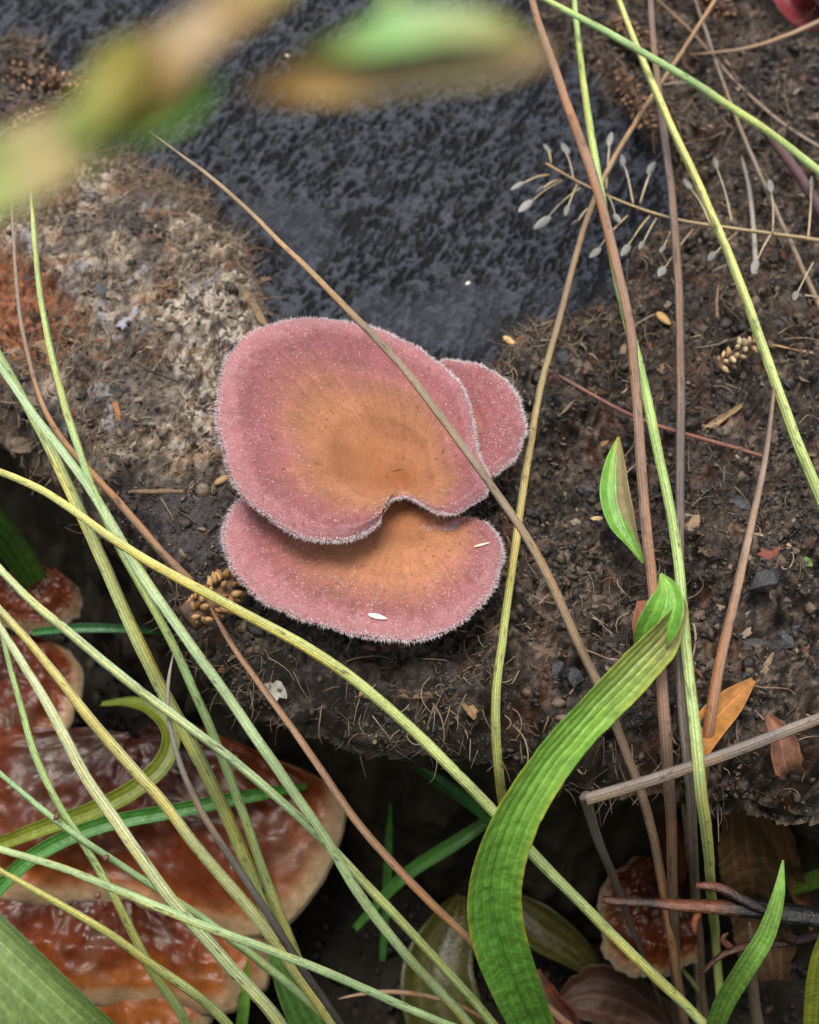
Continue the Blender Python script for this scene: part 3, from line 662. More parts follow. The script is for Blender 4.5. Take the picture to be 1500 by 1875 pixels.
STALKS = [
 # right-hand stalks: root first
 ('brown grooved dead stalk crossing in front of the brightest green upright stalk', [(1240, 1900, 2.0), (1232, 1600, 9.4), (1218, 1330, 13.5), (1200, 1120, 13.6), (1186, 980, 14.2), (1175, 850, 14.6), (1165, 700, 15), (1150, 580, 15.4), (1120, 450, 15.8), (1090, 330, 16.2), (1045, 210, 16.5), (992, 60, 16.8), (960, -60, 17), (935, -160, 17)], 22, [(0, DGR), (.3, '705440'), (.55, '7d5f48'), (1, BRN)]),
 ('slim bright green stalk rising from the hollow behind the strap leaf tip', [(1325, 1900, 2.0), (1310, 1720, 4.5), (1300, 1600, 9.8), (1285, 1450, 13.1), (1272, 1320, 13.9), (1258, 1200, 14), (1245, 1060, 14), (1230, 950, 13.8), (1205, 830, 14), (1184, 715, 14.2), (1162, 640, 14.4), (1132, 520, 14.7), (1110, 400, 15), (1090, 300, 15.3), (1065, 120, 15.8), (1050, -20, 16), (1040, -150, 16)], 21, [(0, OLV), (.3, '93a45a'), (.6, GRN), (1, '9fbd63')]),
 ('stout yellow-green stalk leaning over the pale dried pod spray', [at(1660, 1330, 12.2), (1600, 1150, 12.8), (1545, 1015, 13.2), (1500, 905, 13.5), (1450, 785, 13.8), (1402, 650, 14.1), (1360, 530, 14.4), (1310, 410, 14.7), (1265, 310, 15), (1215, 200, 15.3), (1165, 80, 15.6), (1125, -20, 16), (1080, -140, 16)], 26, [(0, GRN), (.45, 'a9b45a'), (1, YEL)]),
 ('dark purplish brown withered stalk standing straight beside the folded leaf', [(1285, 1900, 1.0), (1275, 1700, 4.5), (1268, 1500, 11.6), (1250, 1300, 13.5), (1243, 1100, 13.3), (1245, 940, 13.2), (1246, 800, 13.4), (1245, 600, 13.8), (1235, 400, 14.2), (1210, 200, 14.6), (1192, 20, 15), (1186, -140, 15)], 20, [(0, GRY), (.3, '6e5f50'), (.5, PUR), (1, '6a5a52')]),
 ('green stalk slanting down across the others towards the dark purple twig', [at(1780, 560, 12.5), (1690, 470, 13), (1600, 395, 13.5), (1500, 312, 14.2), (1400, 236, 14.8), (1300, 170, 15.4), (1200, 110, 16), (1080, 42, 16.4), (985, -8, 16.8), (890, -60, 17)], 19, [(0, GRN), (.5, '8fb060'), (1, '86a85a')]),
 ('tan stalk turning green below, rising beside the small hidden mushroom', [(935, 1700, 4.0), (925, 1560, 8), (921, 1480, 10.5), (912, 1400, 12.4), (906, 1300, 13.2), (915, 1200, 13.4), (931, 1080, 13.5), (950, 950, 13.6), (966, 850, 13.7), (986, 720, 13.8), (1020, 600, 13.9), (1050, 480, 14), (1085, 370, 14.1), (1130, 280, 14.2), (1200, 170, 14.5), (1260, 80, 14.8), (1318, -15, 15), (1390, -130, 15)], 21, [(0, 'a8a646'), (.35, '98a045'), (.45, '9a8a50'), (.6, '8c7352'), (1, 'a5805a')]),
 ('thin straw-brown stalk curving in above the red leaf shreds', [at(1700, -60, 11), (1600, -5, 12.2), (1520, 30, 13), (1430, 70, 13.4), (1350, 92, 13.3), (1262, 100, 13)], 14, [(0, TAN), (1, '8c7050')]),
 ('grey-brown weathered stalk running behind the pod spray', [at(1640, 830, 12.0), (1590, 740, 12.3), (1540, 640, 12.6), (1500, 560, 12.8), (1465, 480, 13), (1430, 410, 13), (1400, 340, 13), (1365, 260, 13), (1330, 170, 13), (1300, 80, 13), (1270, -10, 13), (1235, -120, 13)], 14, [(0, GRY), (1, '77695a')]),
 ('hair-thin brown stem beneath the slanting green stalk', [at(1640, 335, 11.8), (1500, 270, 12.6), (1400, 200, 12.8), (1320, 120, 12.8), (1260, 50, 12.8), (1200, -5, 12.8), (1130, -70, 12.8)], 9, [(0, GRY), (1, '7c664e')]),
 ('brown stalk broadening to a split sheath above the orange leaf', [(1285, 1440, 11.5), (1298, 1335, 12.8), (1315, 1220, 13.1), (1345, 1100, 13.4), (1370, 980, 13.6), (1400, 850, 13.8), (1416, 740, 14), (1420, 690, 14)], 24, [(0, '6d4a30'), (.3, '8b6242'), (.6, '8a715c'), (1, '6d5d50')], (0.62, 0.35)),
 ('long brown stalk lying over the largest mushroom cap', [(1275, 1960, 2.5), (1250, 1850, 4.5), (1230, 1720, 7), (1210, 1600, 9), (1185, 1480, 11.3), (1140, 1360, 12.8), (1100, 1262, 13.3), (1070, 1205, 13.8), (1030, 1110, 14.5), (990, 1030, 15), (950, 960, 15.4), (900, 890, 15.7), (850, 820, 15.9), (790, 740, 16.1), (720, 650, 16.3), (640, 570, 16.5), (560, 490, 16.6), (470, 400, 16.7), (380, 320, 16.8), (270, 238, 16.9)], 22, [(0, '6e4a34'), (.3, '8a6a4c'), (.55, '7d6a50'), (1, '8f7a5c')], (0.62, 0.25)),
 ('slender reddish twig lying on the soil beside the upright stalks', [(1405, 838, 12.5), (1300, 806, 12.6), (1200, 780, 12.7), (1120, 742, 12.75), (1010, 680, 12.8), (960, 650, 12.6)], 9, [(0, RED), (.4, '8a4f3a'), (1, '55423c')]),
 ('short tan stalk stub leaning out of the soil by the seed pods', [(1510, 650, 12.3), (1460, 640, 12.6), (1400, 628, 12.8)], 9, [(0, TAN), (1, '8c7050')]),
 ('drooping grey stem with frayed silvery sheath under the pod spray', [(1382, 545, 12.3), (1384, 480, 12.7), (1380, 420, 13), (1374, 350, 13.1), (1358, 285, 13.2)], 12, [(0, '8c8a86'), (1, '6f665e')]),
 # left-hand stalks: root first
 ('green stalk rising past the rotten orange wood', [BG(640), (590, 1870, 5), (530, 1720, 7), (480, 1590, 8.8), (420, 1420, 11), (350, 1250, 13), (275, 1100, 14.2), (210, 990, 14.7), (150, 840, 15.1), (105, 690, 15.4), (75, 550, 15.7), (62, 420, 16), (57, 345, 16)], 25, [(0, OLV), (.3, '8fa65c'), (.6, '86a862'), (1, '9ab267')]),
 ('broad yellowish green stalk rising steeply over the dark hollow', [BG(610), (540, 1800, 5), (470, 1620, 7), (415, 1495, 8.6), (370, 1400, 9.8), (325, 1315, 10.8), (285, 1240, 11.6), (250, 1165, 12.3), (215, 1090, 12.8), (175, 1000, 13.3), (145, 935, 13.6), (100, 835, 14), (50, 745, 14.3), (0, 650, 14.6), (-60, 540, 14.8)], 30, [(0, OLV), (.4, '98a550'), (.75, 'a3b060'), (1, '93ad66')]),
 ('bluish green stalk meeting the one that rises past the rotten wood', [BG(980), (860, 1875, 6), (740, 1745, 8.5), (660, 1640, 10), (600, 1540, 11.3), (520, 1425, 12.5), (440, 1310, 13.4), (370, 1208, 14), (300, 1110, 14.4), (240, 1020, 14.7), (190, 935, 14.9), (140, 858, 15.1), (90, 800, 15.2), (40, 728, 15.3), (-20, 640, 15.4), (-90, 540, 15.5)], 21, [(0, '8fa765'), (.5, '93aa6c'), (1, '98b47c')]),
 ('yellow-green stalk crossing below the lower mushroom from the rim', [BG(1430), (1290, 1875, 6), (1200, 1790, 7.6), (1100, 1690, 9.2), (1000, 1590, 10.7), (900, 1480, 12), (800, 1380, 13), (700, 1285, 13.6), (600, 1210, 14), (500, 1152, 14.3), (400, 1100, 14.5), (300, 1045, 14.7), (200, 985, 14.9), (130, 930, 15), (60, 887, 15), (-20, 858, 15), (-120, 830, 15)], 22, [(0, 'a3b463'), (.4, '9fb25e'), (.7, 'a9ad4e'), (1, YEL)]),
 ('cool green stalk running across the grey withered stalk', [BG(1030), (900, 1872, 6.5), (830, 1790, 7.8), (750, 1705, 9), (650, 1597, 10.3), (600, 1545, 10.8), (500, 1452, 11.8), (400, 1370, 12.6), (300, 1300, 13.1), (200, 1222, 13.6), (120, 1150, 13.9), (50, 1095, 14.1), (-20, 1020, 14.3), (-100, 930, 14.4)], 21, [(0, GRN), (.5, '94ad70'), (1, 'a0bc88')]),
 ('yellow stalk passing between the lacquered bracket fungi', [BG(700), (612, 1875, 6.3), (550, 1790, 7.6), (500, 1720, 8.6), (425, 1625, 9.8), (350, 1542, 10.8), (300, 1470, 11.5), (225, 1385, 12.3), (150, 1298, 13), (75, 1198, 13.6), (0, 1118, 14), (-90, 1020, 14.2)], 25, [(0, '9eab50'), (.35, (.36, .40, .12)), (.7, (.40, .42, .14)), (1, (.38, .40, .14))]),
 ('palest green stalk mottled with yellow over the largest bracket fungus', [BG(590), (515, 1875, 7.3), (450, 1803, 8.5), (375, 1718, 9.8), (300, 1632, 11), (225, 1520, 12.2), (170, 1450, 12.8), (100, 1315, 13.8), (50, 1228, 14.3), (0, 1150, 14.6), (-60, 1060, 14.8)], 28, [(0, PAL), (.4, 'bccb84'), (.7, 'c8cc8a'), (1, 'b8c686')]),
 ('green stalk bowed over the small cream-rimmed bracket fungus', [BG(400), (340, 1872, 6.5), (285, 1790, 8), (240, 1700, 9.3), (190, 1605, 10.5), (140, 1525, 11.3), (95, 1450, 12), (60, 1375, 12.5), (38, 1290, 13), (15, 1215, 13.3), (-5, 1120, 13.6), (-30, 1030, 13.8)], 22, [(0, '9bb368'), (.5, '9db560'), (1, '8aaa62')]),
 ('green stalk with a brown knot dipping under the palest stalk', [BG(760), (575, 1842, 6.5), (475, 1760, 8), (400, 1702, 9), (280, 1622, 10.2), (195, 1568, 11), (100, 1500, 11.8), (40, 1452, 12.2), (-20, 1395, 12.6), (-110, 1310, 13)], 19, [(0, '94b06c'), (.5, '8fb070'), (1, '86aa6a')]),
 ('thin pale green stalk lying nearly level over the bracket fungi', [at(1080, 1960, 4), (900, 1905, 6), (750, 1848, 8), (600, 1782, 10), (500, 1741, 10.8), (400, 1705, 11.5), (300, 1664, 12), (200, 1624, 12.4), (100, 1584, 12.7), (0, 1554, 12.9), (-110, 1525, 13)], 17, [(0, '8fae6e'), (.5, '9cba78'), (1, '9db46c')]),
 ('yellow-green stalk beneath the level pale one over the lowest bracket', [BG(540), (415, 1873, 7.5), (350, 1816, 8.8), (260, 1754, 10), (200, 1710, 10.8), (100, 1650, 11.6), (0, 1594, 12.2), (-100, 1540, 12.6)], 21, [(0, '9eb05a'), (.5, 'a8b662'), (1, 'a6b45e')]),
 ('dark grey withered stalk with a curled tip over the hollow', [BG(720), (625, 1875, 7.5), (550, 1770, 9), (490, 1670, 10.2), (430, 1580, 11.2), (370, 1490, 12), (330, 1410, 12.5), (309, 1330, 12.8), (303, 1260, 12.9), (320, 1185, 12.8)], 17, [(0, '3d3833'), (.5, '4b4742'), (.8, '6b6459'), (1, '8a7f6e')], (0.8, 0.3)),
 ('thin tan stem trailing over the matted fibres to the seed head', [(352, 1068, 13.0), (310, 1030, 13.2), (250, 958, 13.4), (200, 898, 13.4), (130, 828, 13.4), (80, 750, 13.5), (50, 650, 13.6), (32, 550, 13.7), (25, 440, 13.8), (20, 350, 13.8)], 17, [(0, '7a5a3c'), (.4, '8a6a48'), (.7, '7c6a5c'), (1, '8c7a68')], (0.7, 0.4)),
]
for row in STALKS:
    lab, pts, wp, stops = row[:4]
    stalk('plant_stalk', lab, pts, wp, stops, taper=row[4] if len(row) > 4 else (0.9, 0.6))

# sharply kinked grey stalk: two straight pieces meeting at the kink
kk = thing('plant_stalk', 'grey dead stalk snapped to a sharp kink in front of the rim', 'stalk', at(1215, 1850, 3), 'thin stalks growing round the stump')
stalk('upper_piece', 'ku', [(1072, 1464, 13.4), (1125, 1449, 13.4), (1250, 1410, 13.4), (1400, 1356, 13.3), (1510, 1312, 13.2), (1640, 1262, 12.6)], 19, [(0, '6a5d52'), (1, '776a60')], parent=kk)
stalk('lower_piece', 'kl', [(1070, 1456, 13.45), (1090, 1520, 11.5), (1120, 1602, 9), (1152, 1682, 6.5), (1215, 1850, 3)], 18, [(0, '6a5d52'), (1, '3f3831')], parent=kk)

# ------------------------------------------------------------------ leaves
def leaf(name, label, pts, stops, cat='leaf', group=None, nv=21, cup=0.18, veins=5, vein_amp=0.02, margin=None, roll=None, thick=0.014, mat='leaf', pucker=0.02, wave=0.0, seed=1, facing=None, brown=0.0, browncol=(0.16, 0.085, 0.035), parent=None, twist=0.0, rag=0.0, bside=0.0, bu=0.0):
    """pts: (px, py, z, width in px) or (world point, width)"""
    P = np.array([list(q[0]) + [q[1]] if isinstance(q[0], np.ndarray) else list(at(*q[:3])) + [q[3]] for q in pts])
    A, u = spline(P, step=0.09)
    w_ = np.maximum(A[:, 3], 0.6) / 80 / 2; A = A[:, :3]
    T, S, N = frames(A, facing if facing is not None else CAM - A.mean(0))
    if roll is not None or twist:
        ro = (np.interp(u, np.linspace(0, 1, len(roll)), roll) if roll is not None else 0) + twist * u
        S, N = S * np.cos(ro)[:, None] + N * np.sin(ro)[:, None], N * np.cos(ro)[:, None] - S * np.sin(ro)[:, None]
    v = np.linspace(-1, 1, nv)
    n = len(A)
    ragm = 1 + rag * (fbm(np.arange(n) * 0.35, np.zeros(n), 3, seed + 2) - 0.5)
    lat = v[None] * (w_ * ragm)[:, None]
    up = cup * w_[:, None] * (v[None] ** 2) * 1.4
    vx = (v + 1) / 2 * (veins + 1)
    vein = np.exp(-((vx - np.round(vx)) / 0.10) ** 2) * (np.abs(v) < 0.93)
    mid = np.exp(-(v / 0.05) ** 2)
    up = up - vein_amp * vein[None] * np.minimum(1, w_ / 0.4)[:, None] - 1.6 * vein_amp * mid[None]
    arcl = np.concatenate([[0], np.cumsum(np.linalg.norm(np.diff(A, axis=0), axis=1))])
    up = up + pucker * (ridged(arcl[:, None] * 2.6 + 0 * v, lat * 3.2, 3, seed) - 0.5) * 2
    up = up + wave * np.sin(arcl[:, None] * 1.7 + v[None] * 2.0 + seed) * w_[:, None]
    G = A[:, None] + S[:, None] * lat[..., None] + N[:, None] * up[..., None]
    col = color_ramp(u, stops)[:, None, :] * (0.82 + 0.36 * fbm(arcl[:, None] * 2 + 0 * v, lat * 3, 4, seed + 4))[..., None]
    col = mixc(col * 0.93, col * np.array([1.5, 1.3, 1.35]) + 0.02, np.tile(vein * 0.8, (n, 1)))  # paler veins, contrast raised in colour to stand for shading on the ribs
    if margin is not None: col = mixc(col, np.broadcast_to(lin(margin), col.shape), sstep(0.78, 0.97, np.abs(v))[None] * sstep(0.35, 0.6, fbm(arcl * 0.6, arcl * 0, 3, seed + 6))[:, None] * 0.7)
    if brown:
        b_ = fbm(arcl[:, None] * 0.9 + 0 * v, lat * 1.2 + 3, 4, seed + 7)
        col = mixc(col, np.broadcast_to(lin(browncol), col.shape), sstep(1 - brown - 0.06, 1 - brown + 0.06, b_ + (v[None] - 0.3) * bside + (u[:, None] - 0.9) * bu) * 0.9)
    top = G.reshape(-1, 3); bot = (G - N[:, None] * thick).reshape(-1, 3)
    F_ = quads_grid(n, nv); nb = n * nv
    side = []
    for i in range(n - 1):
        side += [(i * nv, (i + 1) * nv, nb + (i + 1) * nv, nb + i * nv), (i * nv + nv - 1, nb + i * nv + nv - 1, nb + (i + 1) * nv + nv - 1, (i + 1) * nv + nv - 1)]
    Fa = np.vstack([F_, F_[:, ::-1] + nb, np.array(side)])
    cc = col.reshape(-1, 3)
    o = mesh(name, np.vstack([top, bot]), Fa, M[mat], parent, np.vstack([cc, cc]), base=A[0] if parent is None else None)
    if parent is None: tag(o, label, cat, group)
    return o

LG = '5f9438'
leaf('strap_leaf', 'broad ribbed green strap leaf with puckered blade bending over the rim', [(1060, 2060, 3, 60), (1000, 1930, 5.5, 70), (942, 1800, 8.5, 84), (906, 1690, 10.6, 90), (905, 1600, 12, 88), (938, 1500, 13.2, 84), (1005, 1392, 14, 76), (1085, 1300, 14.5, 74), (1160, 1222, 14.8, 76), (1215, 1165, 14.9, 66), (1245, 1118, 14.7, 32), (1252, 1095, 14.5, 6)],
     [(0, (.24, .34, .08)), (.25, (.15, .36, .055)), (.5, (.17, .42, .06)), (.8, (.24, .46, .06)), (.9, (.30, .38, .08)), (.96, (.26, .20, .08)), (1, (.20, .12, .06))], veins=5, vein_amp=0.034, margin='b6bc48', cup=0.2, pucker=0.026, seed=3, brown=0.36, browncol=(0.14, 0.10, 0.04), nv=45, bu=1.5)
leaf('strap_leaf', 'folded tip of a green leaf with a papery brown margin', [(1178, 1200, 14.2, 20), (1196, 1160, 14.7, 56), (1216, 1120, 15.0, 58), (1222, 1085, 15.1, 36), (1210, 1050, 15.1, 4)],
     [(0, '6fa63c'), (.6, '78b048'), (1, '86b04a')], veins=3, cup=0.5, margin='8a6a48', seed=9, pucker=0.008)
leaf('small_leaf', 'small pointed green leaf with a brown papery patch on the soil', [(1180, 1030, 13.4, 8), (1160, 995, 13.5, 22), (1140, 955, 13.6, 46), (1128, 905, 13.7, 50), (1128, 850, 13.8, 34), (1133, 800, 13.9, 4)],
     [(0, '7aa83e'), (.5, '78b04c'), (.85, '86b848'), (1, 'a8b43c')], veins=3, cup=0.45, seed=14, brown=0.45, browncol=(0.33, 0.23, 0.13), pucker=0.01, bside=0.5)
leaf('fallen_leaf', 'narrow orange fallen leaf caught behind the sheathed stalk', [(1272, 1440, 12.2, 6), (1274, 1385, 12.5, 34), (1296, 1335, 12.6, 50), (1335, 1290, 12.6, 44), (1380, 1245, 12.6, 10)],
     [(0, (.33, .12, .02)), (.5, (.44, .19, .035)), (1, (.33, .15, .04))], veins=1, cup=0.3, mat='dryleaf', seed=17, brown=0.22)
leaf('fallen_leaf', 'pinkish brown shrivelled leaf hanging from the rim', [(1452, 1420, 11.2, 30), (1436, 1390, 12.2, 46), (1425, 1345, 12.6, 40), (1405, 1310, 12.7, 10)],
     [(0, '6d4c38'), (.5, 'a5765c'), (1, '8c6048')], veins=1, cup=0.6, mat='dryleaf', seed=19, wave=0.3, rag=0.5)
leaf('fallen_leaf', 'small reddish leaf scrap beside the folded leaf tip', [(1172, 1180, 12.5, 12), (1180, 1140, 12.7, 46), (1176, 1100, 12.8, 20)], [(0, '7a4a36'), (1, 'a0664c')], veins=1, cup=0.3, mat='dryleaf', seed=23, rag=0.6)
# the hollow: leaves and blades lying low
leaf('broad_blade', 'broad folded grass blade at the foot of the bracket fungi', [(300, 2030, 7.5, 95), (190, 1905, 9.5, 118), (90, 1810, 10.6, 122), (-10, 1715, 11.3, 118), (-120, 1600, 11.8, 90)], [(0, '74904a'), (.6, '8aa464'), (1, '93a872')], nv=61, veins=7, vein_amp=0.012, cup=1.1, seed=31, pucker=0.006, roll=[0.2, 0.3, 0.25])
BL = 'low blades and leaves in the hollow'
blades = [
 ('blurred green blade arching low over the largest bracket fungus', [(-60, 1700, 6.5, 20), (0, 1625, 6.9, 26), (70, 1562, 7.2, 30), (180, 1512, 7.4, 30), (330, 1482, 7.3, 28), (470, 1455, 7, 24), (560, 1440, 6.6, 12)], [(0, '4f8a3c'), (1, '3f7a2c')]),
 ('olive blade looped in a ring above the bracket fungi', [(-40, 1560, 6.8, 24), (80, 1515, 7.2, 30), (175, 1482, 7.5, 34), (250, 1442, 7.7, 36), (300, 1395, 7.8, 36), (312, 1345, 7.8, 34), (285, 1305, 7.8, 32), (240, 1288, 7.6, 26), (185, 1290, 7.2, 12)], [(0, '7d8a2c'), (1, '6a7a26')]),
 ('short green blade pressed against the dark stump wall', [(60, 1158, 8.5, 12), (140, 1150, 8.8, 18), (240, 1152, 8.6, 14), (300, 1160, 8, 6)], [(0, '2f6a34'), (1, '2f5f30')]),
 ('dark green blade tapering down beside the small dark bracket fungus', [(110, 1150, 4, 14), (80, 1095, 6, 50), (30, 1010, 8, 60), (-30, 930, 10, 50), (-90, 860, 11.5, 20)], [(0, '3d6a24'), (1, '4c7a2c')]),
 ('dim green blade slanting under the yellow-green stalk', [(650, 1700, 3.5, 14), (740, 1605, 4.5, 26), (830, 1545, 5.3, 28), (905, 1495, 5.6, 20)], [(0, '3f6f2c'), (1, '4c8034')]),
 ('narrow dark green blade beneath the stump rim', [(720, 1365, 8, 8), (790, 1420, 8, 20), (860, 1470, 7.6, 22), (910, 1520, 7, 10)], [(0, '275a22'), (1, '2f6428')]),
 ('short dull green blade low between the stalks and wall', [(700, 1760, 3, 14), (708, 1640, 4, 18), (712, 1540, 5, 16), (715, 1470, 6, 5)], [(0, '2f5a24'), (1, '38682a')]),
 ('bright green leaf standing behind the grey withered stalk', [(620, 1980, 3.5, 30), (575, 1890, 5, 66), (535, 1810, 6.3, 60), (500, 1745, 7.2, 20), (490, 1720, 7.5, 4)], [(0, '5c8e3c'), (1, '76a858')]),
 ('short green blade peeping from under the lowest bracket fungus', [(430, 1960, 4, 16), (445, 1860, 5.5, 22), (452, 1790, 6.2, 14), (455, 1755, 6.5, 3)], [(0, '5c8a34'), (1, '6a9a3e')]),
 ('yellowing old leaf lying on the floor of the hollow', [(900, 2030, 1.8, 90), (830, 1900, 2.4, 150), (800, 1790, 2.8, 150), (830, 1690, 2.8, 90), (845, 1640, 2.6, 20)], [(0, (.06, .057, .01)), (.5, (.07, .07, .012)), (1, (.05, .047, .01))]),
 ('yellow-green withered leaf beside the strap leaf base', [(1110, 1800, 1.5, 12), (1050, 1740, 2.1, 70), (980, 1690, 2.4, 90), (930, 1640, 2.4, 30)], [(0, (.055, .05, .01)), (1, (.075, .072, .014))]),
 ('light green grass blade rising in front of the burnt twig', [(1290, 1960, 4, 24), (1320, 1850, 7, 34), (1365, 1770, 9, 34), (1402, 1710, 10, 30), (1425, 1640, 10.8, 20), (1434, 1575, 11.2, 3)], [(0, '6d9a40'), (1, '8ab85a')]),
 ('yellow-green blade standing by the burnt twig', [(1490, 2000, 4, 36), (1495, 1860, 6.5, 44), (1505, 1760, 8.5, 40), (1530, 1660, 10, 16)], [(0, '8a9a34'), (1, 'a4ac40')]),
 ('green blade leaning out behind the twisted brown leaf', [(1400, 1640, 5, 12), (1450, 1625, 6.5, 28), (1520, 1600, 7.5, 30), (1600, 1560, 8, 10)], [(0, '4c6a24'), (1, '5a7a2c')]),
]
for k, (lab, pts, st) in enumerate(blades):
    leaf('grass_blade' if 'leaf' not in lab else 'green_leaf', lab, pts, st, cat='blade' if 'leaf' not in lab else 'leaf', group=BL, veins=3, vein_amp=0.01, cup=0.3, seed=40 + k, pucker=0.008, nv=13, brown=0.12 if 'old' in lab or 'withered' in lab else 0)
brown_leaves = [
 ('large twisted brown leaf hanging down the stump wall', [(1360, 1440, 10.5, 50), (1365, 1520, 8.5, 95), (1380, 1610, 6.5, 105), (1400, 1700, 4.6, 110), (1420, 1790, 3.5, 60)], [(0, '5a4028'), (.5, '6d5136'), (1, '5a4430')]),
 ('strip of brown peeling leaf beside the twisted brown leaf', [(1390, 1430, 11, 24), (1425, 1520, 9, 40), (1450, 1600, 7, 36), (1490, 1700, 5.5, 14)], [(0, '5e3c22'), (1, '6a4a2c')]),
 ('curled dark red leaf on the floor of the hollow', [(985, 1775, 2.5, 6), (1000, 1815, 2.5, 34), (1030, 1870, 2.3, 60), (1080, 1960, 2, 40)], [(0, '8a4a2c'), (.4, '5a2418'), (1, '4a1c14')]),
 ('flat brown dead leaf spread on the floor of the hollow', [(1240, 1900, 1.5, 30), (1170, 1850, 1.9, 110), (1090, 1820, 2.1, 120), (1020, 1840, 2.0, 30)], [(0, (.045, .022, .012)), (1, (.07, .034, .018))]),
 ('small rust-coloured dead leaf tucked under the stump rim', [(1240, 1640, 4, 10), (1235, 1560, 5.5, 50), (1215, 1490, 7.5, 50), (1205, 1430, 9, 12)], [(0, '6a3a20'), (1, '5a3020')]),
]
for k, (lab, pts, st) in enumerate(brown_leaves):
    leaf('dead_leaf', lab, pts, st, group='dead leaves in the hollow', veins=3, vein_amp=0.02, cup=0.45, mat='dryleaf', seed=70 + k, pucker=0.03, wave=0.2, rag=0.35, brown=0.3, browncol=(0.06, 0.035, 0.02))
grey_stems = [
 ('straight grey dry stem in the hollow behind the twigs', [(1395, 1960, 2.0), (1385, 1860, 4), (1375, 1760, 6), (1372, 1690, 7.2)], 30, [(0, '8c7c68'), (1, '6a5c4c')]),
 ('brown dry stem propped between the kinked stalk and twig', [(1300, 1930, 1.5), (1288, 1820, 3.5), (1282, 1700, 6), (1262, 1560, 9), (1245, 1430, 11.6)], 15, [(0, '6a5844'), (1, '54463a')]),
 ('pale brown thread-like stem curling over the hollow floor', [(905, 1880, 4.5), (850, 1845, 5), (760, 1818, 5.2), (690, 1815, 5.2), (620, 1830, 5)], 11, [(0, '7a5c44'), (1, '9a7a5c')]),
 ('green thin stem lying among dead leaves in the hollow', [(1290, 1830, 2.5), (1250, 1775, 3.2), (1215, 1730, 3.6)], 12, [(0, '6a7a34'), (1, '8a9a4a')]),
]
for lab, pts, wp, st in grey_stems:
    stalk('dry_stem', lab, pts, wp, st, group='dry stems in the hollow', cat='stem')

# ------------------------------------------------------------------ lacquered bracket fungi
def bracket(label, hub, rim, seed, thick=0.5, dome=0.5, orange=0.62, dark=0.0):
    Hb = at(*hub); Rc = np.array([at(*q) for q in rim]); NT, NS = 150, 44
    R, _ = spline(Rc, n=NT)
    R[:, :2] += ((fbm(np.arange(NT) * 0.11, np.zeros(NT), 3, seed) - 0.5) * 0.35)[:, None] * (R[:, :2] - Hb[:2]) / np.linalg.norm(R[:, :2] - Hb[:2], axis=1)[:, None]
    s = np.linspace(0.03, 1, NS); S_ = s[:, None, None]
    P = Hb[None, None] * (1 - S_) + R[None] * S_
    P[..., 2] += dome * np.sin(np.pi * np.clip(s, 0, 1) * 0.9)[:, None] * 0.8
    zon = np.sin(s * 26 + 4 * fbm(s * 3, s * 0, 2, seed)) * 0.05
    P[..., 2] += zon[:, None] * s[:, None] + (fbm(P[..., 0] * 1.1, P[..., 1] * 1.1, 4, seed + 1) - 0.5) * 0.5 * np.minimum(1, (1 - s) * 4 + 0.25)[:, None] + (ridged(P[..., 0] * 2.6, P[..., 1] * 2.6, 3, seed + 8) - 0.5) * 0.16
    drop = np.clip((s - 0.88) / 0.12, 0, 1) ** 2
    P[..., 2] -= drop[:, None] * thick * 0.5
    n1 = fbm(P[..., 0] * 1.4, P[..., 1] * 1.4, 4, seed + 2) - 0.5; n2 = fbm(P[..., 0] * 6, P[..., 1] * 6, 3, seed + 3) - 0.5
    d = s[:, None] + n1 * 0.25
    K = mixc(lin((0.036, 0.008, 0.005)), lin((0.13, 0.028, 0.009)), sstep(0.2, 0.75, d + n2 * 0.3))
    K = mixc(K, lin((0.29, 0.085, 0.016)), sstep(orange, orange + 0.24, d))
    K = mixc(K, lin((0.56, 0.38, 0.22)), sstep(0.90, 0.985, s[:, None] + n1 * 0.06))
    K = mixc(K, lin((0.12, 0.10, 0.07)), sstep(0.66, 0.76, fbm(P[..., 0] * 0.8, P[..., 1] * 0.8, 4, seed + 4)) * 0.3)
    K = K * (1 - dark)  # dims the fungus colour to stand for shade in the hollow
    root = thing('bracket_fungus', label, 'bracket fungus', (Hb[0], Hb[1], max(0.0, Hb[2] - 1.5)), 'lacquered bracket fungi at the foot of the stump')
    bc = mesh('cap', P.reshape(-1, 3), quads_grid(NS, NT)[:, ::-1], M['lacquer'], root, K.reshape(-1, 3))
    E = P[-1]; inn = Hb - E; inn[:, 2] = 0; inn /= np.linalg.norm(inn, axis=1)[:, None]
    prof = [(0.0, 0.0), (-0.06, -0.14 * thick / .5), (-0.05, -0.30 * thick / .5), (0.06, -0.42 * thick / .5), (0.2, -0.46 * thick / .5)]
    mg = np.stack([E + inn * a + np.array([0, 0, b]) for a, b in prof])
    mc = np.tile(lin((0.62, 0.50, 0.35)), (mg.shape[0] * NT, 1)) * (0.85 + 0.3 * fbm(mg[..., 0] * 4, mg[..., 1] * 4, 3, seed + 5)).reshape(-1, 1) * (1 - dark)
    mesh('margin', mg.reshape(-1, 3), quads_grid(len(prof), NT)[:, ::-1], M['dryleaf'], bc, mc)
    bs = np.linspace(0, 1, 12); Bm = mg[-1]
    low = np.array([Hb[0], Hb[1], Hb[2] - 1.6])
    B = Bm[None] * (1 - bs[:, None, None]) + low * bs[:, None, None]
    mesh('pore_surface', B.reshape(-1, 3), quads_grid(12, NT)[:, ::-1], M['dryleaf'], bc, lin((0.5, 0.42, 0.32)))
    return root
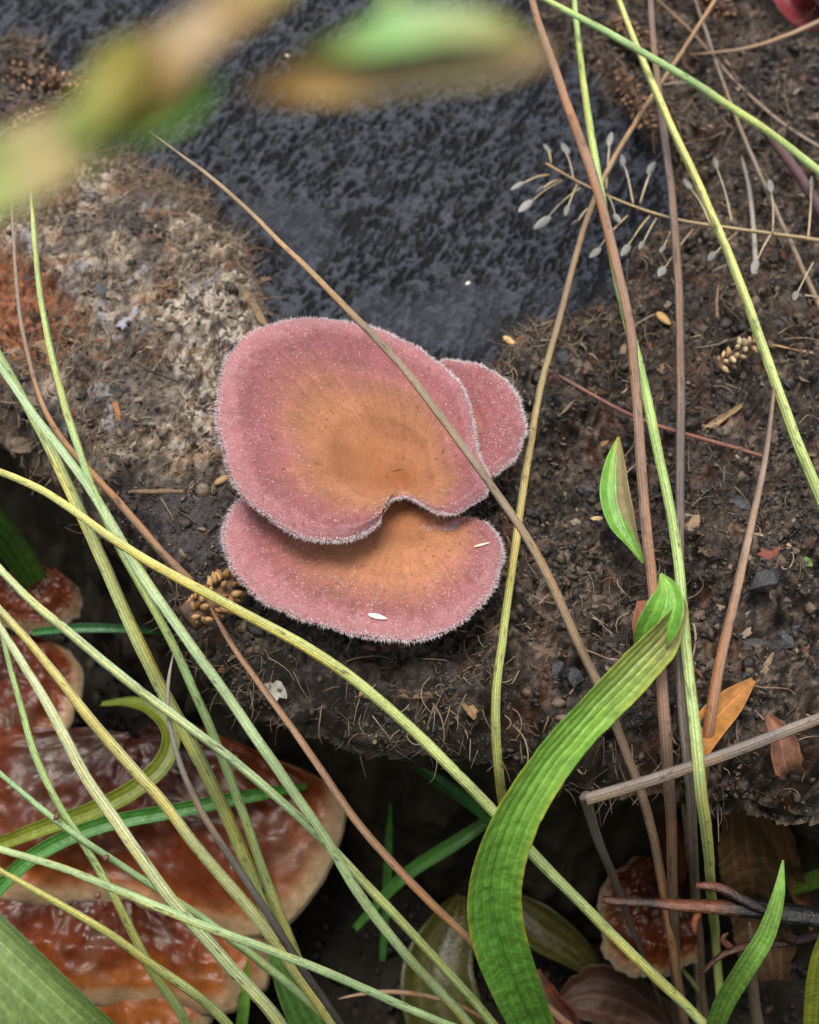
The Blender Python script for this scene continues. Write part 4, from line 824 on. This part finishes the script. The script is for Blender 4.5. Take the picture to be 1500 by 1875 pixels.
bracket('large dark red bracket fungus with a pale cream rim under the crossing stalks', (250, 1345, 6.6), [(330, 1320, 6.4), (470, 1375, 6.2), (590, 1425, 6.0), (626, 1470, 5.9), (616, 1555, 5.8), (592, 1612, 5.7), (552, 1664, 5.6), (510, 1695, 5.5), (440, 1705, 5.4), (340, 1690, 5.3), (230, 1650, 5.3), (120, 1650, 5.4), (-40, 1620, 5.5), (-180, 1540, 5.7), (-190, 1420, 6.0), (-60, 1340, 6.3)], 501, orange=0.78, dark=0.15)
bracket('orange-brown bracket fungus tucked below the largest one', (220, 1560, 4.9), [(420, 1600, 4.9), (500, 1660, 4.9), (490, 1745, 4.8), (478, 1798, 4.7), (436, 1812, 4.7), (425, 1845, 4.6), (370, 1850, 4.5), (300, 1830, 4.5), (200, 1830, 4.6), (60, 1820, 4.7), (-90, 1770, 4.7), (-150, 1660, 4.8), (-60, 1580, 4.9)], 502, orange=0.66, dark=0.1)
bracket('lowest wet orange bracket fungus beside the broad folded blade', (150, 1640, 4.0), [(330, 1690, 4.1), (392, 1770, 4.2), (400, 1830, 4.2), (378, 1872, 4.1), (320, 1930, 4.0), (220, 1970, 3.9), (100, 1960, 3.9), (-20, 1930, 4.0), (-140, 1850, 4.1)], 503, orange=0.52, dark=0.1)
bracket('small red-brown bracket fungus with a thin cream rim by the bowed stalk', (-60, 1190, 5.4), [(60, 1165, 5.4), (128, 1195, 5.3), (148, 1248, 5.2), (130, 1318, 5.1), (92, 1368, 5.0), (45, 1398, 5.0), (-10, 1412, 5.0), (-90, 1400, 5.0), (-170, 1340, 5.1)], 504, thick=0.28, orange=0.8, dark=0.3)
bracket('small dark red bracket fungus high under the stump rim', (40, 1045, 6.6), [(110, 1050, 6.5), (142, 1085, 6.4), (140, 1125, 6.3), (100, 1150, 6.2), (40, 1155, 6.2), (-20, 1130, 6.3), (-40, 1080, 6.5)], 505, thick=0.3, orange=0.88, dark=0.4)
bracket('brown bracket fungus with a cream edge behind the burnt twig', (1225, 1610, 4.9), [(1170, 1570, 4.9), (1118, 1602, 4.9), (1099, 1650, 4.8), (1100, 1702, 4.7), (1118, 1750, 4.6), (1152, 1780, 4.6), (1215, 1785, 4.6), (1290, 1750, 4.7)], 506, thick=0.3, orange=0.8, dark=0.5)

# ------------------------------------------------------------------ burnt twigs
tw = thing('burnt_twig', 'blackened wet twig with rusty orange tip reaching in over the hollow', 'twig', at(1640, 1700, 9.6))
mt = stalk('main_stem', 'tm', [(1660, 1706, 9.6), (1520, 1690, 9.8), (1420, 1672, 9.9), (1320, 1663, 10), (1230, 1662, 10), (1160, 1660, 9.9), (1105, 1650, 9.7)], 46, [(0, '141314'), (.55, '161314'), (.62, (.10, .03, .010)), (.78, (.09, .026, .009)), (.84, '20140f'), (1, '3a2014')], parent=tw, mat='twig', taper=(.6, .3), groove=.25)
stalk('side_shoot', 'ts', [(1430, 1672, 10), (1380, 1658, 10.2), (1340, 1634, 10.3), (1300, 1620, 10.3), (1275, 1622, 10.2)], 20, [(0, '141212'), (.5, '26170f'), (1, '55290f')], parent=tw, mat='twig', taper=(.8, .5))
stalk('side_shoot', 'tt', [(1285, 1662, 10), (1275, 1690, 9.8), (1277, 1715, 9.6)], 14, [(0, '7a3a1c'), (1, '5a2a18')], parent=tw, mat='twig')
tw2 = thing('burnt_twig', 'forked dark red-brown twig below the blackened twig', 'twig', at(1640, 1690, 8.4))
stalk('main_stem', 'u1', [(1650, 1692, 8.4), (1520, 1712, 8.6), (1440, 1726, 8.7), (1360, 1732, 8.7), (1320, 1745, 8.6), (1290, 1785, 8.3)], 22, [(0, '221312'), (.5, '2c1613'), (.75, '4a2616'), (1, '3a2014')], parent=tw2, mat='twig', taper=(.8, .5))
stalk('side_shoot', 'u2', [(1450, 1722, 8.8), (1425, 1700, 9.2), (1445, 1685, 9.6), (1500, 1678, 9.8)], 16, [(0, '4a2620'), (1, '2a2226')], parent=tw2, mat='twig')
stalk('side_shoot', 'u3', [(1335, 1735, 8.7), (1322, 1718, 8.9), (1335, 1706, 9)], 12, [(0, '5a3018'), (1, '5a3018')], parent=tw2, mat='twig')
stalk('dark_twig', 'dark purple hairy twig lying among soil behind the slanting stalk', [(1560, 480, 12.5), (1510, 400, 12.7), (1470, 330, 12.8), (1430, 275, 12.8), (1385, 215, 12.7)], 26, [(0, '4a3036'), (1, '5a3c40')], cat='twig', group='twigs on the soil', mat='chip')
stalk('dark_twig', 'stubby brown root stub below the pods in the soil', [(1318, 640, 12.1), (1312, 570, 12.6), (1316, 520, 12.8)], 12, [(0, '7a5a3c'), (1, '8c6a48')], cat='twig', group='twigs on the soil', mat='chip')

# ------------------------------------------------------------------ dried spray of papery pods
def ellipsoid(c_, ax, ln, wd, th, nu=9, nv_=10, up=(0, 0, 1), tipc=None):
    ax = ax / np.linalg.norm(ax); s1 = np.cross(ax, up); s1 /= np.linalg.norm(s1) + 1e-9; s2 = np.cross(s1, ax)
    V_ = []
    for i in range(nu):
        t = -1 + 2 * i / (nu - 1); r = max(0.03, (1 - t * t) ** 0.7 * (1 - 0.2 * t))
        for k in range(nv_):
            a = 2 * math.pi * k / nv_
            V_.append(c_ + ax * ln / 2 * t + s1 * wd / 2 * r * math.cos(a) + s2 * th / 2 * r * math.sin(a))
    F_ = [tuple(q) for q in quads_grid(nu, nv_, True).tolist()] + [tuple(range(nv_ - 1, -1, -1)), tuple(range((nu - 1) * nv_, nu * nv_))]
    return np.array(V_), F_
ZP = 13.3
spray = thing('dried_pod_spray', 'dried straw-coloured spray bearing pale papery seed pods', 'dried plant', at(1640, 470, 12.2))
stalk('stem', 'sp', [(1640, 470, 12.2), (1560, 452, 12.9), (1500, 440, ZP), (1420, 428, ZP), (1300, 413, ZP), (1240, 402, ZP), (1180, 385, ZP+.1), (1110, 358, ZP+.2), (1050, 330, ZP+.2), (1020, 312, ZP+.2), (1000, 300, ZP+.2)], 12, [(0, 'a5834e'), (.6, 'b39a6a'), (1, '9a7a4a')], parent=spray, taper=(.7, .6))
pods = [((1010, 302), (1004, 278), 20), ((1052, 330), (1037, 278), 30), ((1005, 320), (955, 338), 26), ((1030, 330), (995, 345), 24), ((1030, 330), (970, 372), 30), ((1062, 345), (1002, 400), 36), ((1080, 380), (1057, 404), 22),
        ((1110, 345), (1117, 262), 26), ((1160, 372), (1142, 302), 28), ((1172, 372), (1190, 316), 30), ((1150, 395), (1095, 457), 26), ((1190, 395), (1150, 452), 28), ((1202, 400), (1177, 445), 20), ((1060, 335), (1040, 380), 26),
        ((1270, 420), (1217, 490), 30), ((1350, 425), (1308, 465), 26), ((1340, 407), (1312, 305), 22), ((1300, 410), (1262, 342), 24), ((1415, 425), (1411, 346), 26), ((1410, 430), (1385, 482), 28), ((1490, 480), (1460, 535), 30), ((1110, 355), (1128, 395), 24), ((1240, 402), (1215, 452), 20), ((1480, 440), (1486, 340), 26)]
for k, (a_, b_, ln) in enumerate(pods):
    z1 = ZP + 0.1 + rng.uniform(-.25, .35)
    A0 = at(*a_, ZP + 0.1); B0 = at(*b_, z1); d_ = B0 - A0
    pr = stalk('pedicel', 'pd%d' % k, [A0, (A0 + B0) / 2 + np.array([0, 0, .1]), B0], 4, [(0, 'a08c64'), (1, 'b0a488')], parent=spray, sides=6, groove=0, taper=(.9, .7))
    V_, F_ = ellipsoid(B0 + d_ / np.linalg.norm(d_) * ln / 200, d_ + rng.normal(size=3) * .12, ln / 80 * rng.uniform(1.15, 1.6), ln / 80 * rng.uniform(.42, .62), 0.05, nu=11, up=rng.normal(size=3) * .35 + (0, -.4, 1))
    mesh('pod', V_, F_, M['pod'], pr, lin((.36, .35, .32)) * rng.uniform(.75, 1.1))

# ------------------------------------------------------------------ seed heads
HK = {}
def seed_head(label, p0, p1, rad_px, n, hl, cols, lift=1.0, name='seed_cluster', droop=0.0, group='brown seed heads on the stump', z=None):
    a = at(*p0, H); b = at(*p1, H); r = rad_px / 80
    za = (top_z(a[0], a[1]) + r * lift) if z is None else z; zb = (top_z(b[0], b[1]) + r * lift) if z is None else z
    A0 = at(*p0, za); B0 = at(*p1, zb); ax = B0 - A0; L = np.linalg.norm(ax); ax /= L
    root = thing(name, label, 'seed head', A0 - (0, 0, r * lift), group)
    s1 = np.cross(ax, (0, 0, 1)); s1 /= np.linalg.norm(s1); s2 = np.cross(s1, ax)
    stalk('core', 'c' + label[:12], [A0 - ax * .1, (A0 + B0) / 2, B0 + ax * .05], rad_px * 1.1, [(0, '4a3422'), (1, '4a3422')], parent=root, sides=10, groove=.1)
    Vb, Fb = ellipsoid(np.zeros(3), np.array([0, 0, 1.0]), 1, .62, .5, nu=6, nv_=6, up=(0, 1, 0))
    me_list = []
    for cidx, cc in enumerate(cols):
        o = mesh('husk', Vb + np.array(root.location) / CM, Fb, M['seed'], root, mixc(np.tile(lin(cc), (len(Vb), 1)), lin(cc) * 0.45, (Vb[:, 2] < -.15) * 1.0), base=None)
        me_list.append((o, o.data))
    for k in range(n):
        t = (k + .5) / n; th = k * 2.39996 + rng.normal() * .25
        prof = math.sqrt(max(0.12, 1 - (2 * t - 1) ** 2 * .85))
        dirv = s1 * math.cos(th) + s2 * math.sin(th)
        c_ = A0 + ax * L * t + dirv * r * .62 * prof + rng.normal(size=3) * .02
        q = Vector(dirv + ax * rng.uniform(.1, .8) + rng.normal(size=3) * .22).to_track_quat('Z', 'X')
        if k < len(me_list): o = me_list[k][0]; o.data = me_list[k][1]
        else:
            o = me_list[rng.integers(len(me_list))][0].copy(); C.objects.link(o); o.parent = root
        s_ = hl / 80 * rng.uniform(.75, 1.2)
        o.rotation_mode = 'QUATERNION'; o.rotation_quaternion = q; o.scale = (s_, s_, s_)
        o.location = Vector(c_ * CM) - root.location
    return root
seed_head('brown plantain seed head lying against the lower mushroom', (348, 1128), (452, 1052), 46, 74, 22, ['a07a4c', '8a6238', '6d4a2c', 'b8925e'], z=12.9)
seed_head('large grey-brown seed head on the wet cut face', (-40, 128), (160, 162), 42, 120, 18, ['8c6a50', '75543e', '6a4a38', 'a38468'])
seed_head('small pinkish seed head beside the large grey-brown one', (15, 258), (82, 206), 30, 46, 14, ['a88a70', '8c6a58', '8a8a58'])
seed_head('crumbling brown seed head behind the tall stalks', (1120, 40), (1210, 105), 40, 76, 19, ['6a4c36', '553a2a', '8a6a4c'])
seed_head('dark seed head under the slanting green stalk', (1135, 135), (1190, 235), 34, 60, 17, ['6a4c36', '4c3426', '8a6a4c'])
seed_head('weathered seed head near the thin straw-brown stalk', (1270, -20), (1345, 30), 34, 60, 15, ['7a5a40', '5a4030', '96785a'])
seed_head('cluster of fat pale seeds and husks by the yellow-green stalk', (1320, 668), (1385, 622), 24, 26, 20, ['b89c70', '8a6a48', 'a8865c', 'c8b08a'])
stalk('plant_stalk', 'brown stalk carrying the plantain seed head down across the hollow', [at(1160, 1975, 4.0), (1030, 1868, 6.5), (900, 1760, 8.8), (800, 1662, 10.3), (720, 1582, 11.4), (650, 1502, 12.3), (600, 1425, 12.9), (520, 1312, 13.3), (450, 1220, 13.4), (405, 1150, 13.3), (385, 1110, 13.1)], 18, [(0, '9a6a44'), (.5, '96704c'), (1, '7a5638')], group='thin stalks growing round the stump', taper=(.9, .8))

# ------------------------------------------------------------------ seeds, slivers, chips and charcoal lying singly
def surf_pt(P, px_, py_):
    U_, V_, _ = to_px(P.reshape(-1, 3)); i = int(np.argmin((U_ - px_) ** 2 + (V_ - py_) ** 2)); return P.reshape(-1, 3)[i].copy()
def on_top(px_, py_, up=0.03):
    p = at(px_, py_, H)
    for _ in range(4): p = at(px_, py_, top_z(p[0], p[1]) + up)
    return p
def seed(label, c_, d_, ln, wd, colr, cat='seed', group=None, name='seed'):
    V_, F_ = ellipsoid(c_, np.array(d_, float), ln / 80, wd / 80, wd / 80 * .7, nu=11)
    return tag(mesh(name, V_, F_, M['seed'], None, lin(colr)), label, cat, group)
seed('white seed lying on the lower mushroom cap', surf_pt(PC, 690, 1130) + (0, 0, .04), (1, -.25, .02), 32, 9, 'f2ece2')
seed('thin cream seed husk on the lobe of the lower mushroom cap', surf_pt(PC, 882, 999) + (0, 0, .04), (1, .25, .1), 30, 5, 'e2c8b0')
seed('plump tan seed at the edge of the wet cut face', on_top(936, 626, .08), (1, -1, .1), 44, 15, 'c8a46c')
seed('long tan seed standing between the purplish and brown stalks', on_top(1215, 583, .1), (.45, -1, .35), 50, 18, 'b8945c')
seed('pale seed on the soil beside the small pointed leaf', on_top(1092, 951, .06), (1, .25, 0), 26, 13, 'c8ac80')
seed('tiny pale grain on the wet cut face above the mushrooms', on_top(857, 519, .03), (1, 1, 0), 14, 9, 'd8cabc')
seed('tiny cream grain high on the wet cut face', on_top(527, 103, .03), (1, -1, 0), 16, 8, 'd8c4a8')
seed('tan seed stuck to the matted fibres beside the largest cap', on_top(408, 878, .06), (1, .6, .1), 36, 15, 'a8865c')
seed('round translucent seed under the yellow-green crossing stalk', on_top(668, 1270, .05), (1, -.5, 0), 24, 16, 'a8824c')
def chip(label, px_, py_, ln, wd, ang, colr, name='wood_chip', cat='chip', th=0.05, group='chips and scraps on the stump', mat='chip', tilt=0.25, up=0.02, rnd=0.3, sd_=0):
    rg = np.random.default_rng(int(px_ * 7 + py_ + sd_)); c_ = on_top(px_, py_, up); a_ = math.radians(ang)
    n_ = 12; t = np.linspace(0, 2 * math.pi, n_, endpoint=False)
    sq = lambda v_, e: np.sign(v_) * np.abs(v_) ** e
    lx = sq(np.cos(t), .6) * ln / 160 * (1 + rg.uniform(-rnd, rnd, n_)); ly = sq(np.sin(t), .6) * wd / 160 * (1 + rg.uniform(-rnd, rnd, n_)) * (1 - .25 * np.cos(t))
    X_ = lx * math.cos(a_) - ly * math.sin(a_); Y_ = lx * math.sin(a_) + ly * math.cos(a_)
    tz = tilt * rg.uniform(-1, 1) * lx + tilt * rg.uniform(-1, 1) * ly + rg.normal(size=n_) * .01
    rings = []
    for sc_, dz in ((.86, th / 2), (1, th * .2), (1, -th * .3), (.85, -th / 2)): rings.append(np.stack([c_[0] + X_ * sc_, c_[1] + Y_ * sc_, c_[2] + tz + dz], 1))
    V_ = np.vstack(rings + [[c_[0], c_[1], c_[2] + tz.mean() + th * .55 + rg.normal() * .015]])
    F_ = [tuple(q) for q in quads_grid(4, n_, True)[:, ::-1].tolist()] + [(i, (i + 1) % n_, 4 * n_) for i in range(n_)]
    col = (lin(colr) * .7 + lin(colr).mean() * .06) * rg.uniform(.55, 1.2, (len(V_), 1))
    return tag(mesh(name, V_, F_, M[mat], None, col, smooth=False), label, cat, group)
chips = [
 ('tan wood sliver on the soil pointing at the brown sheathed stalk', 1330, 762, 84, 13, 32, 'a8885e'),
 ('flat tan bark scrap by the purplish stalk', 1258, 965, 52, 44, 60, 'a88c68'),
 ('square reddish brown bark chip on the open soil', 1418, 1013, 60, 26, 10, '8a4e38'),
 ('block of tan wood at the rim below the lower mushroom', 857, 1292, 46, 20, -60, 'a07c54'),
 ('strip of pale splintered wood along the front rim', 790, 1272, 110, 14, 3, '8a6a4a'),
 ('short orange-brown splinter on the littered rim', 720, 1180, 34, 16, 35, '7a4a2a'),
 ('tan bark crumb behind the small pointed leaf', 1103, 798, 40, 34, 20, '9a7448'),
 ('upright red-brown bark shred between the stalks', 1182, 618, 30, 62, 5, '7a4034'),
 ('little tan splinter beside the red-brown shred', 1212, 672, 30, 12, 45, 'a07c50'),
 ('pale wood curl below the long charcoal stick', 1400, 1225, 56, 12, 60, '8c7458'),
 ('grey sliver of wood on the soil by the brown sheathed stalk', 1358, 1298, 70, 12, -10, '8a7a68'),
 ('white flake of wood mould at the front rim', 505, 1262, 44, 26, -40, 'c2bcae'),
 ('pale grey splinter standing in the matted fibres', 236, 583, 62, 22, 60, 'a9aab4'),
 ('brown splinter sticking out over the cut face edge', 475, 512, 40, 10, -8, '8a6242'),
 ('thin brown splinter hooked over the cut face', 445, 460, 46, 7, -48, '7a5438'),
 ('straw strip along the litter edge near the largest cap', 465, 562, 110, 16, -62, '9a7e58'),
 ('orange splinter on the dark bark near the largest cap', 215, 755, 54, 12, -70, 'b0703a'),
 ('cream leaf scrap beside the rotten orange wood', 92, 660, 84, 22, -60, 'b08c64'),
 ('flat tan straw on the dark bark near the lower cap', 300, 900, 110, 10, 8, '8c7254'),
 ('pale bark scrap at the stump rim below the rotten wood', 45, 815, 60, 28, -25, '7c6654'),
 ('green leaf crumb on the open soil', 1478, 1030, 26, 16, -20, '7aa04a'),
]
for row in chips:
    nm = 'leaf_scrap' if 'leaf' in row[0] else 'wood_chip'
    chip(*row, name=nm)
coal = [('dark grey charcoal lump between the purplish and sheathed stalks', 1322, 862, 44, 36), ('blue-black charcoal chunk on the open soil', 1402, 1062, 46, 56), ('long charcoal stick by the grey kinked stalk', 1385, 1180, 86, 34),
        ('small charcoal lump near the brown sheathed stalk', 1362, 925, 26, 46), ('round dark pebble of charcoal near the strap leaf', 1018, 1225, 38, 32), ('smaller dark charcoal pebble beside the round one', 1052, 1236, 30, 28),
        ('grey charcoal flake in the matted fibres', 188, 535, 34, 44), ('black charcoal lump by the tan stalk that turns green below', 1030, 655, 30, 44), ('grey charcoal lump beside the long charcoal stick', 1440, 1165, 44, 30), ('dull charcoal lump behind the yellow-green stalk', 1465, 815, 32, 24)]
for k, (lab, a_, b_, l_, w_) in enumerate(coal):
    c_ = on_top(a_, b_, .06); rg = np.random.default_rng(900 + k)
    V_ = np.sign(ICO_V) * np.abs(ICO_V) ** .7 * (1 + rg.uniform(-.28, .28, (12, 1)))
    an = rg.uniform(-.7, .7) - (.6 if 'stick' in lab else 0); V_ = V_ * np.array([l_ / 160, w_ / 160, min(l_, w_) / 200]); V_ = V_ @ np.array([[math.cos(an), math.sin(an), 0], [-math.sin(an), math.cos(an), 0], [0, 0, 1]])
    tag(mesh('charcoal_lump', V_ + c_ - (0, 0, .05), ICO_F, M['crumb'], None, lin((.036, .035, .038)) * rg.uniform(.6, 1.6, (12, 1)), smooth=False), lab, 'charcoal', 'charcoal lumps on the soil')
leaf('leaf_scrap', 'crumpled dark red leaf beside the thin straw-brown stalk', [(1500, 40, 12.3, 30), (1465, 18, 12.8, 70), (1440, -10, 13, 60), (1420, -40, 12.8, 10)], [(0, '5a1f20'), (1, '8a3438')], mat='dryleaf', cup=.5, wave=.3, rag=.5, seed=91, group='chips and scraps on the stump')
# brown knots on the stalks
for lab, a_, b_, z_ in (('tiny brown knot clinging to the green stalk over the bracket fungi', 103, 1496, 12.0), ('dark speck of soil on the green stalk under the palest one', 195, 1571, 11.25), ('dark clod caught on the thin pale green stalk', 178, 1640, 12.7), ('little snail-like husk on the yellow-green bottom stalk', 112, 1674, 11.7)):
    c_ = at(a_, b_, z_); V_ = ICO_V * .075 * (1 + rng.uniform(-.3, .3, (12, 1)))
    tag(mesh('soil_speck', V_ + c_, ICO_F, M['crumb'], None, lin('6a4c38')), lab, 'speck', 'specks on the stalks')

# ------------------------------------------------------------------ the tall plant close to the lens
fp_ = thing('drooping_plant', 'out-of-focus drooping plant with green and tan leaves hanging above the stump', 'plant', at_dist(-900, 2600, 34))
D = lambda a_, b_, d: at_dist(a_, b_, d)
LF = 'leaf'
FC = dict(parent=fp_, cup=.2, nv=11, facing=np.array([-.25, -.15, 1.0]))
T1, T2, G1, G2, O1, K1 = (.40, .34, .15), (.40, .30, .15), (.26, .36, .08), (.18, .34, .06), (.30, .27, .045), (.32, .20, .07)
leaf(LF, None, [(D(-260, 470, 7.8), 32), (D(-150, 400, 7.5), 34), (D(40, 320, 7.2), 40), (D(190, 235, 7.0), 30), (D(300, 130, 6.9), 34), (D(400, 55, 6.9), 30), (D(520, -40, 6.9), 36), (D(680, -150, 7.1), 17)],
     [(0, G2), (.2, G1), (.27, G1), (.35, T1), (.43, (.42, .33, .13)), (.48, G1), (.54, O1), (.6, K1), (.68, T2), (.76, K1), (.84, O1), (1, G2)], seed=111, rag=.5, **FC)
leaf(LF, None, [(D(120, 260, 7.0), 11), (D(190, 190, 6.95), 28), (D(235, 120, 6.95), 31), (D(262, 70, 6.95), 7)], [(0, G1), (.5, O1), (1, O1)], seed=119, **FC)
leaf(LF, None, [(D(210, 250, 6.9), 11), (D(290, 215, 6.85), 26), (D(350, 180, 6.85), 24), (D(400, 140, 6.85), 6)], [(0, G1), (.5, G2), (1, G2)], seed=121, **FC)
leaf(LF, None, [(D(455, 168, 7.0), 6), (D(540, 158, 7.0), 22), (D(660, 143, 7.0), 28), (D(790, 122, 7.0), 30), (D(920, 112, 7.0), 26), (D(1010, 100, 7.0), 7)], [(0, (.52, .28, .04)), (.2, (.52, .32, .08)), (.45, T2), (.7, T1), (1, K1)], seed=115, **FC)
leaf(LF, None, [(D(545, 92, 7.05), 3), (D(630, 88, 6.95), 14), (D(730, 66, 6.9), 24), (D(810, 52, 6.9), 22), (D(900, 55, 6.9), 14), (D(970, 75, 6.95), 3)], [(0, O1), (.4, (.26, .52, .16)), (.7, (.34, .44, .14)), (1, O1)], seed=117, **FC)
stalk('petiole', 'pt', [D(680, -155, 7.1), D(700, -60, 7.05), D(730, 52, 7.02)], 9, [(0, '8a9a34'), (1, '88c868')], parent=fp_)
stalk('stem', 'fs', [D(-900, 2600, 36), D(-900, 1900, 24), D(-700, 1250, 14), D(-420, 700, 10.05), D(-250, 465, 7.8)], 14, [(0, '6a8a30'), (1, '7a9a3c')], parent=fp_)

# ------------------------------------------------------------------ uncounted ground cover round the stump, outside and below the view
gs = Soup()
cnt = 0
while cnt < 1500:
    a_ = rng.uniform(0, 2 * math.pi); r_ = rng.uniform(14, 48)
    b_ = np.array([math.cos(a_) * r_, 3 + math.sin(a_) * r_])
    sd0 = float(poly_sd(np.array([b_[0]]), np.array([b_[1]]), COARSE)[0])
    if sd0 < 1.2: continue
    zb = gz_at(*b_); hgt = rng.uniform(7, 19); lean = rng.normal(size=2) * .35
    t = np.linspace(0, 1, 6)[:, None]
    Pb = np.hstack([b_[None] + lean[None] * hgt * t ** 1.8, zb - .3 + hgt * t * (1 - .25 * t * np.linalg.norm(lean))])
    u_, v_, d_ = to_px(Pb)
    if np.any((d_ > 0.5) & (u_ > -60) & (u_ < 1560) & (v_ > -60) & (v_ < 1930)) or np.any(np.linalg.norm(Pb - CAM, axis=1) < 9): continue
    cnt += 1
    T, S, N = frames(Pb, rng.normal(size=3)); wd = rng.uniform(.08, .2) * np.array([1, 1, .9, .75, .45, .04])[:, None]
    V_ = np.stack([Pb - S * wd, Pb + N * wd * .35, Pb + S * wd], 1).reshape(-1, 3)
    gs.add(V_, quads_grid(6, 3), lin(random.choice(['5f8a38', '6f9440', '8a9a48', '9a8a58', '4f7a30'])) * rng.uniform(.7, 1.1))
cnt = 0
while cnt < 900:  # denser unseen grass in front, added to keep the hollow shaded
    b_ = np.array([rng.uniform(-22, 22), rng.uniform(-24, -11)]); zb = gz_at(*b_); hgt = rng.uniform(8, 17); lean = rng.normal(size=2) * .3
    Pb = np.hstack([b_[None] + lean[None] * hgt * t ** 1.8, zb - .3 + hgt * t * (1 - .25 * t * np.linalg.norm(lean))])
    u_, v_, d_ = to_px(Pb)
    if np.any((d_ > 0.5) & (u_ > -60) & (u_ < 1560) & (v_ > -60) & (v_ < 1930)) or np.any(np.linalg.norm(Pb - CAM, axis=1) < 9): continue
    cnt += 1
    T, S, N = frames(Pb, rng.normal(size=3)); wd = rng.uniform(.12, .28) * np.array([1, 1, .9, .75, .45, .04])[:, None]
    V_ = np.stack([Pb - S * wd, Pb + N * wd * .35, Pb + S * wd], 1).reshape(-1, 3)
    gs.add(V_, quads_grid(6, 3), lin(random.choice(['5f8a38', '6f9440', '8a9a48', '9a8a58', '4f7a30'])) * rng.uniform(.7, 1.1))
tag(gs.build('grass', M['leaf']), 'rough green grass round the stump, thickened out of view to shade the hollow', 'grass', kind='stuff')
# litter on the hollow floor
gl = Soup()
XY = rng.uniform((-16, -14), (16, 8), (9000, 2)); sdl = poly_sd(XY[:, 0], XY[:, 1], COARSE); XY = XY[(sdl > -0.6) & (sdl < 9)]; 
zg = ground_z(XY[:, 0], XY[:, 1], poly_sd(XY[:, 0], XY[:, 1], COARSE))
crumb_batch(gl, XY, zg, lambda n: 0.05 + 0.22 * rng.random(n) ** 2.5, [lin(q) for q in ((0.008, .006, .005), (.018, .012, .008), (.04, .026, .016), (.025, .03, .013))], [.4, .3, .2, .1])
tag(gl.build('hollow_litter', M['crumb']), 'dark crumbled leaf litter on the floor of the hollow', 'litter', kind='stuff')
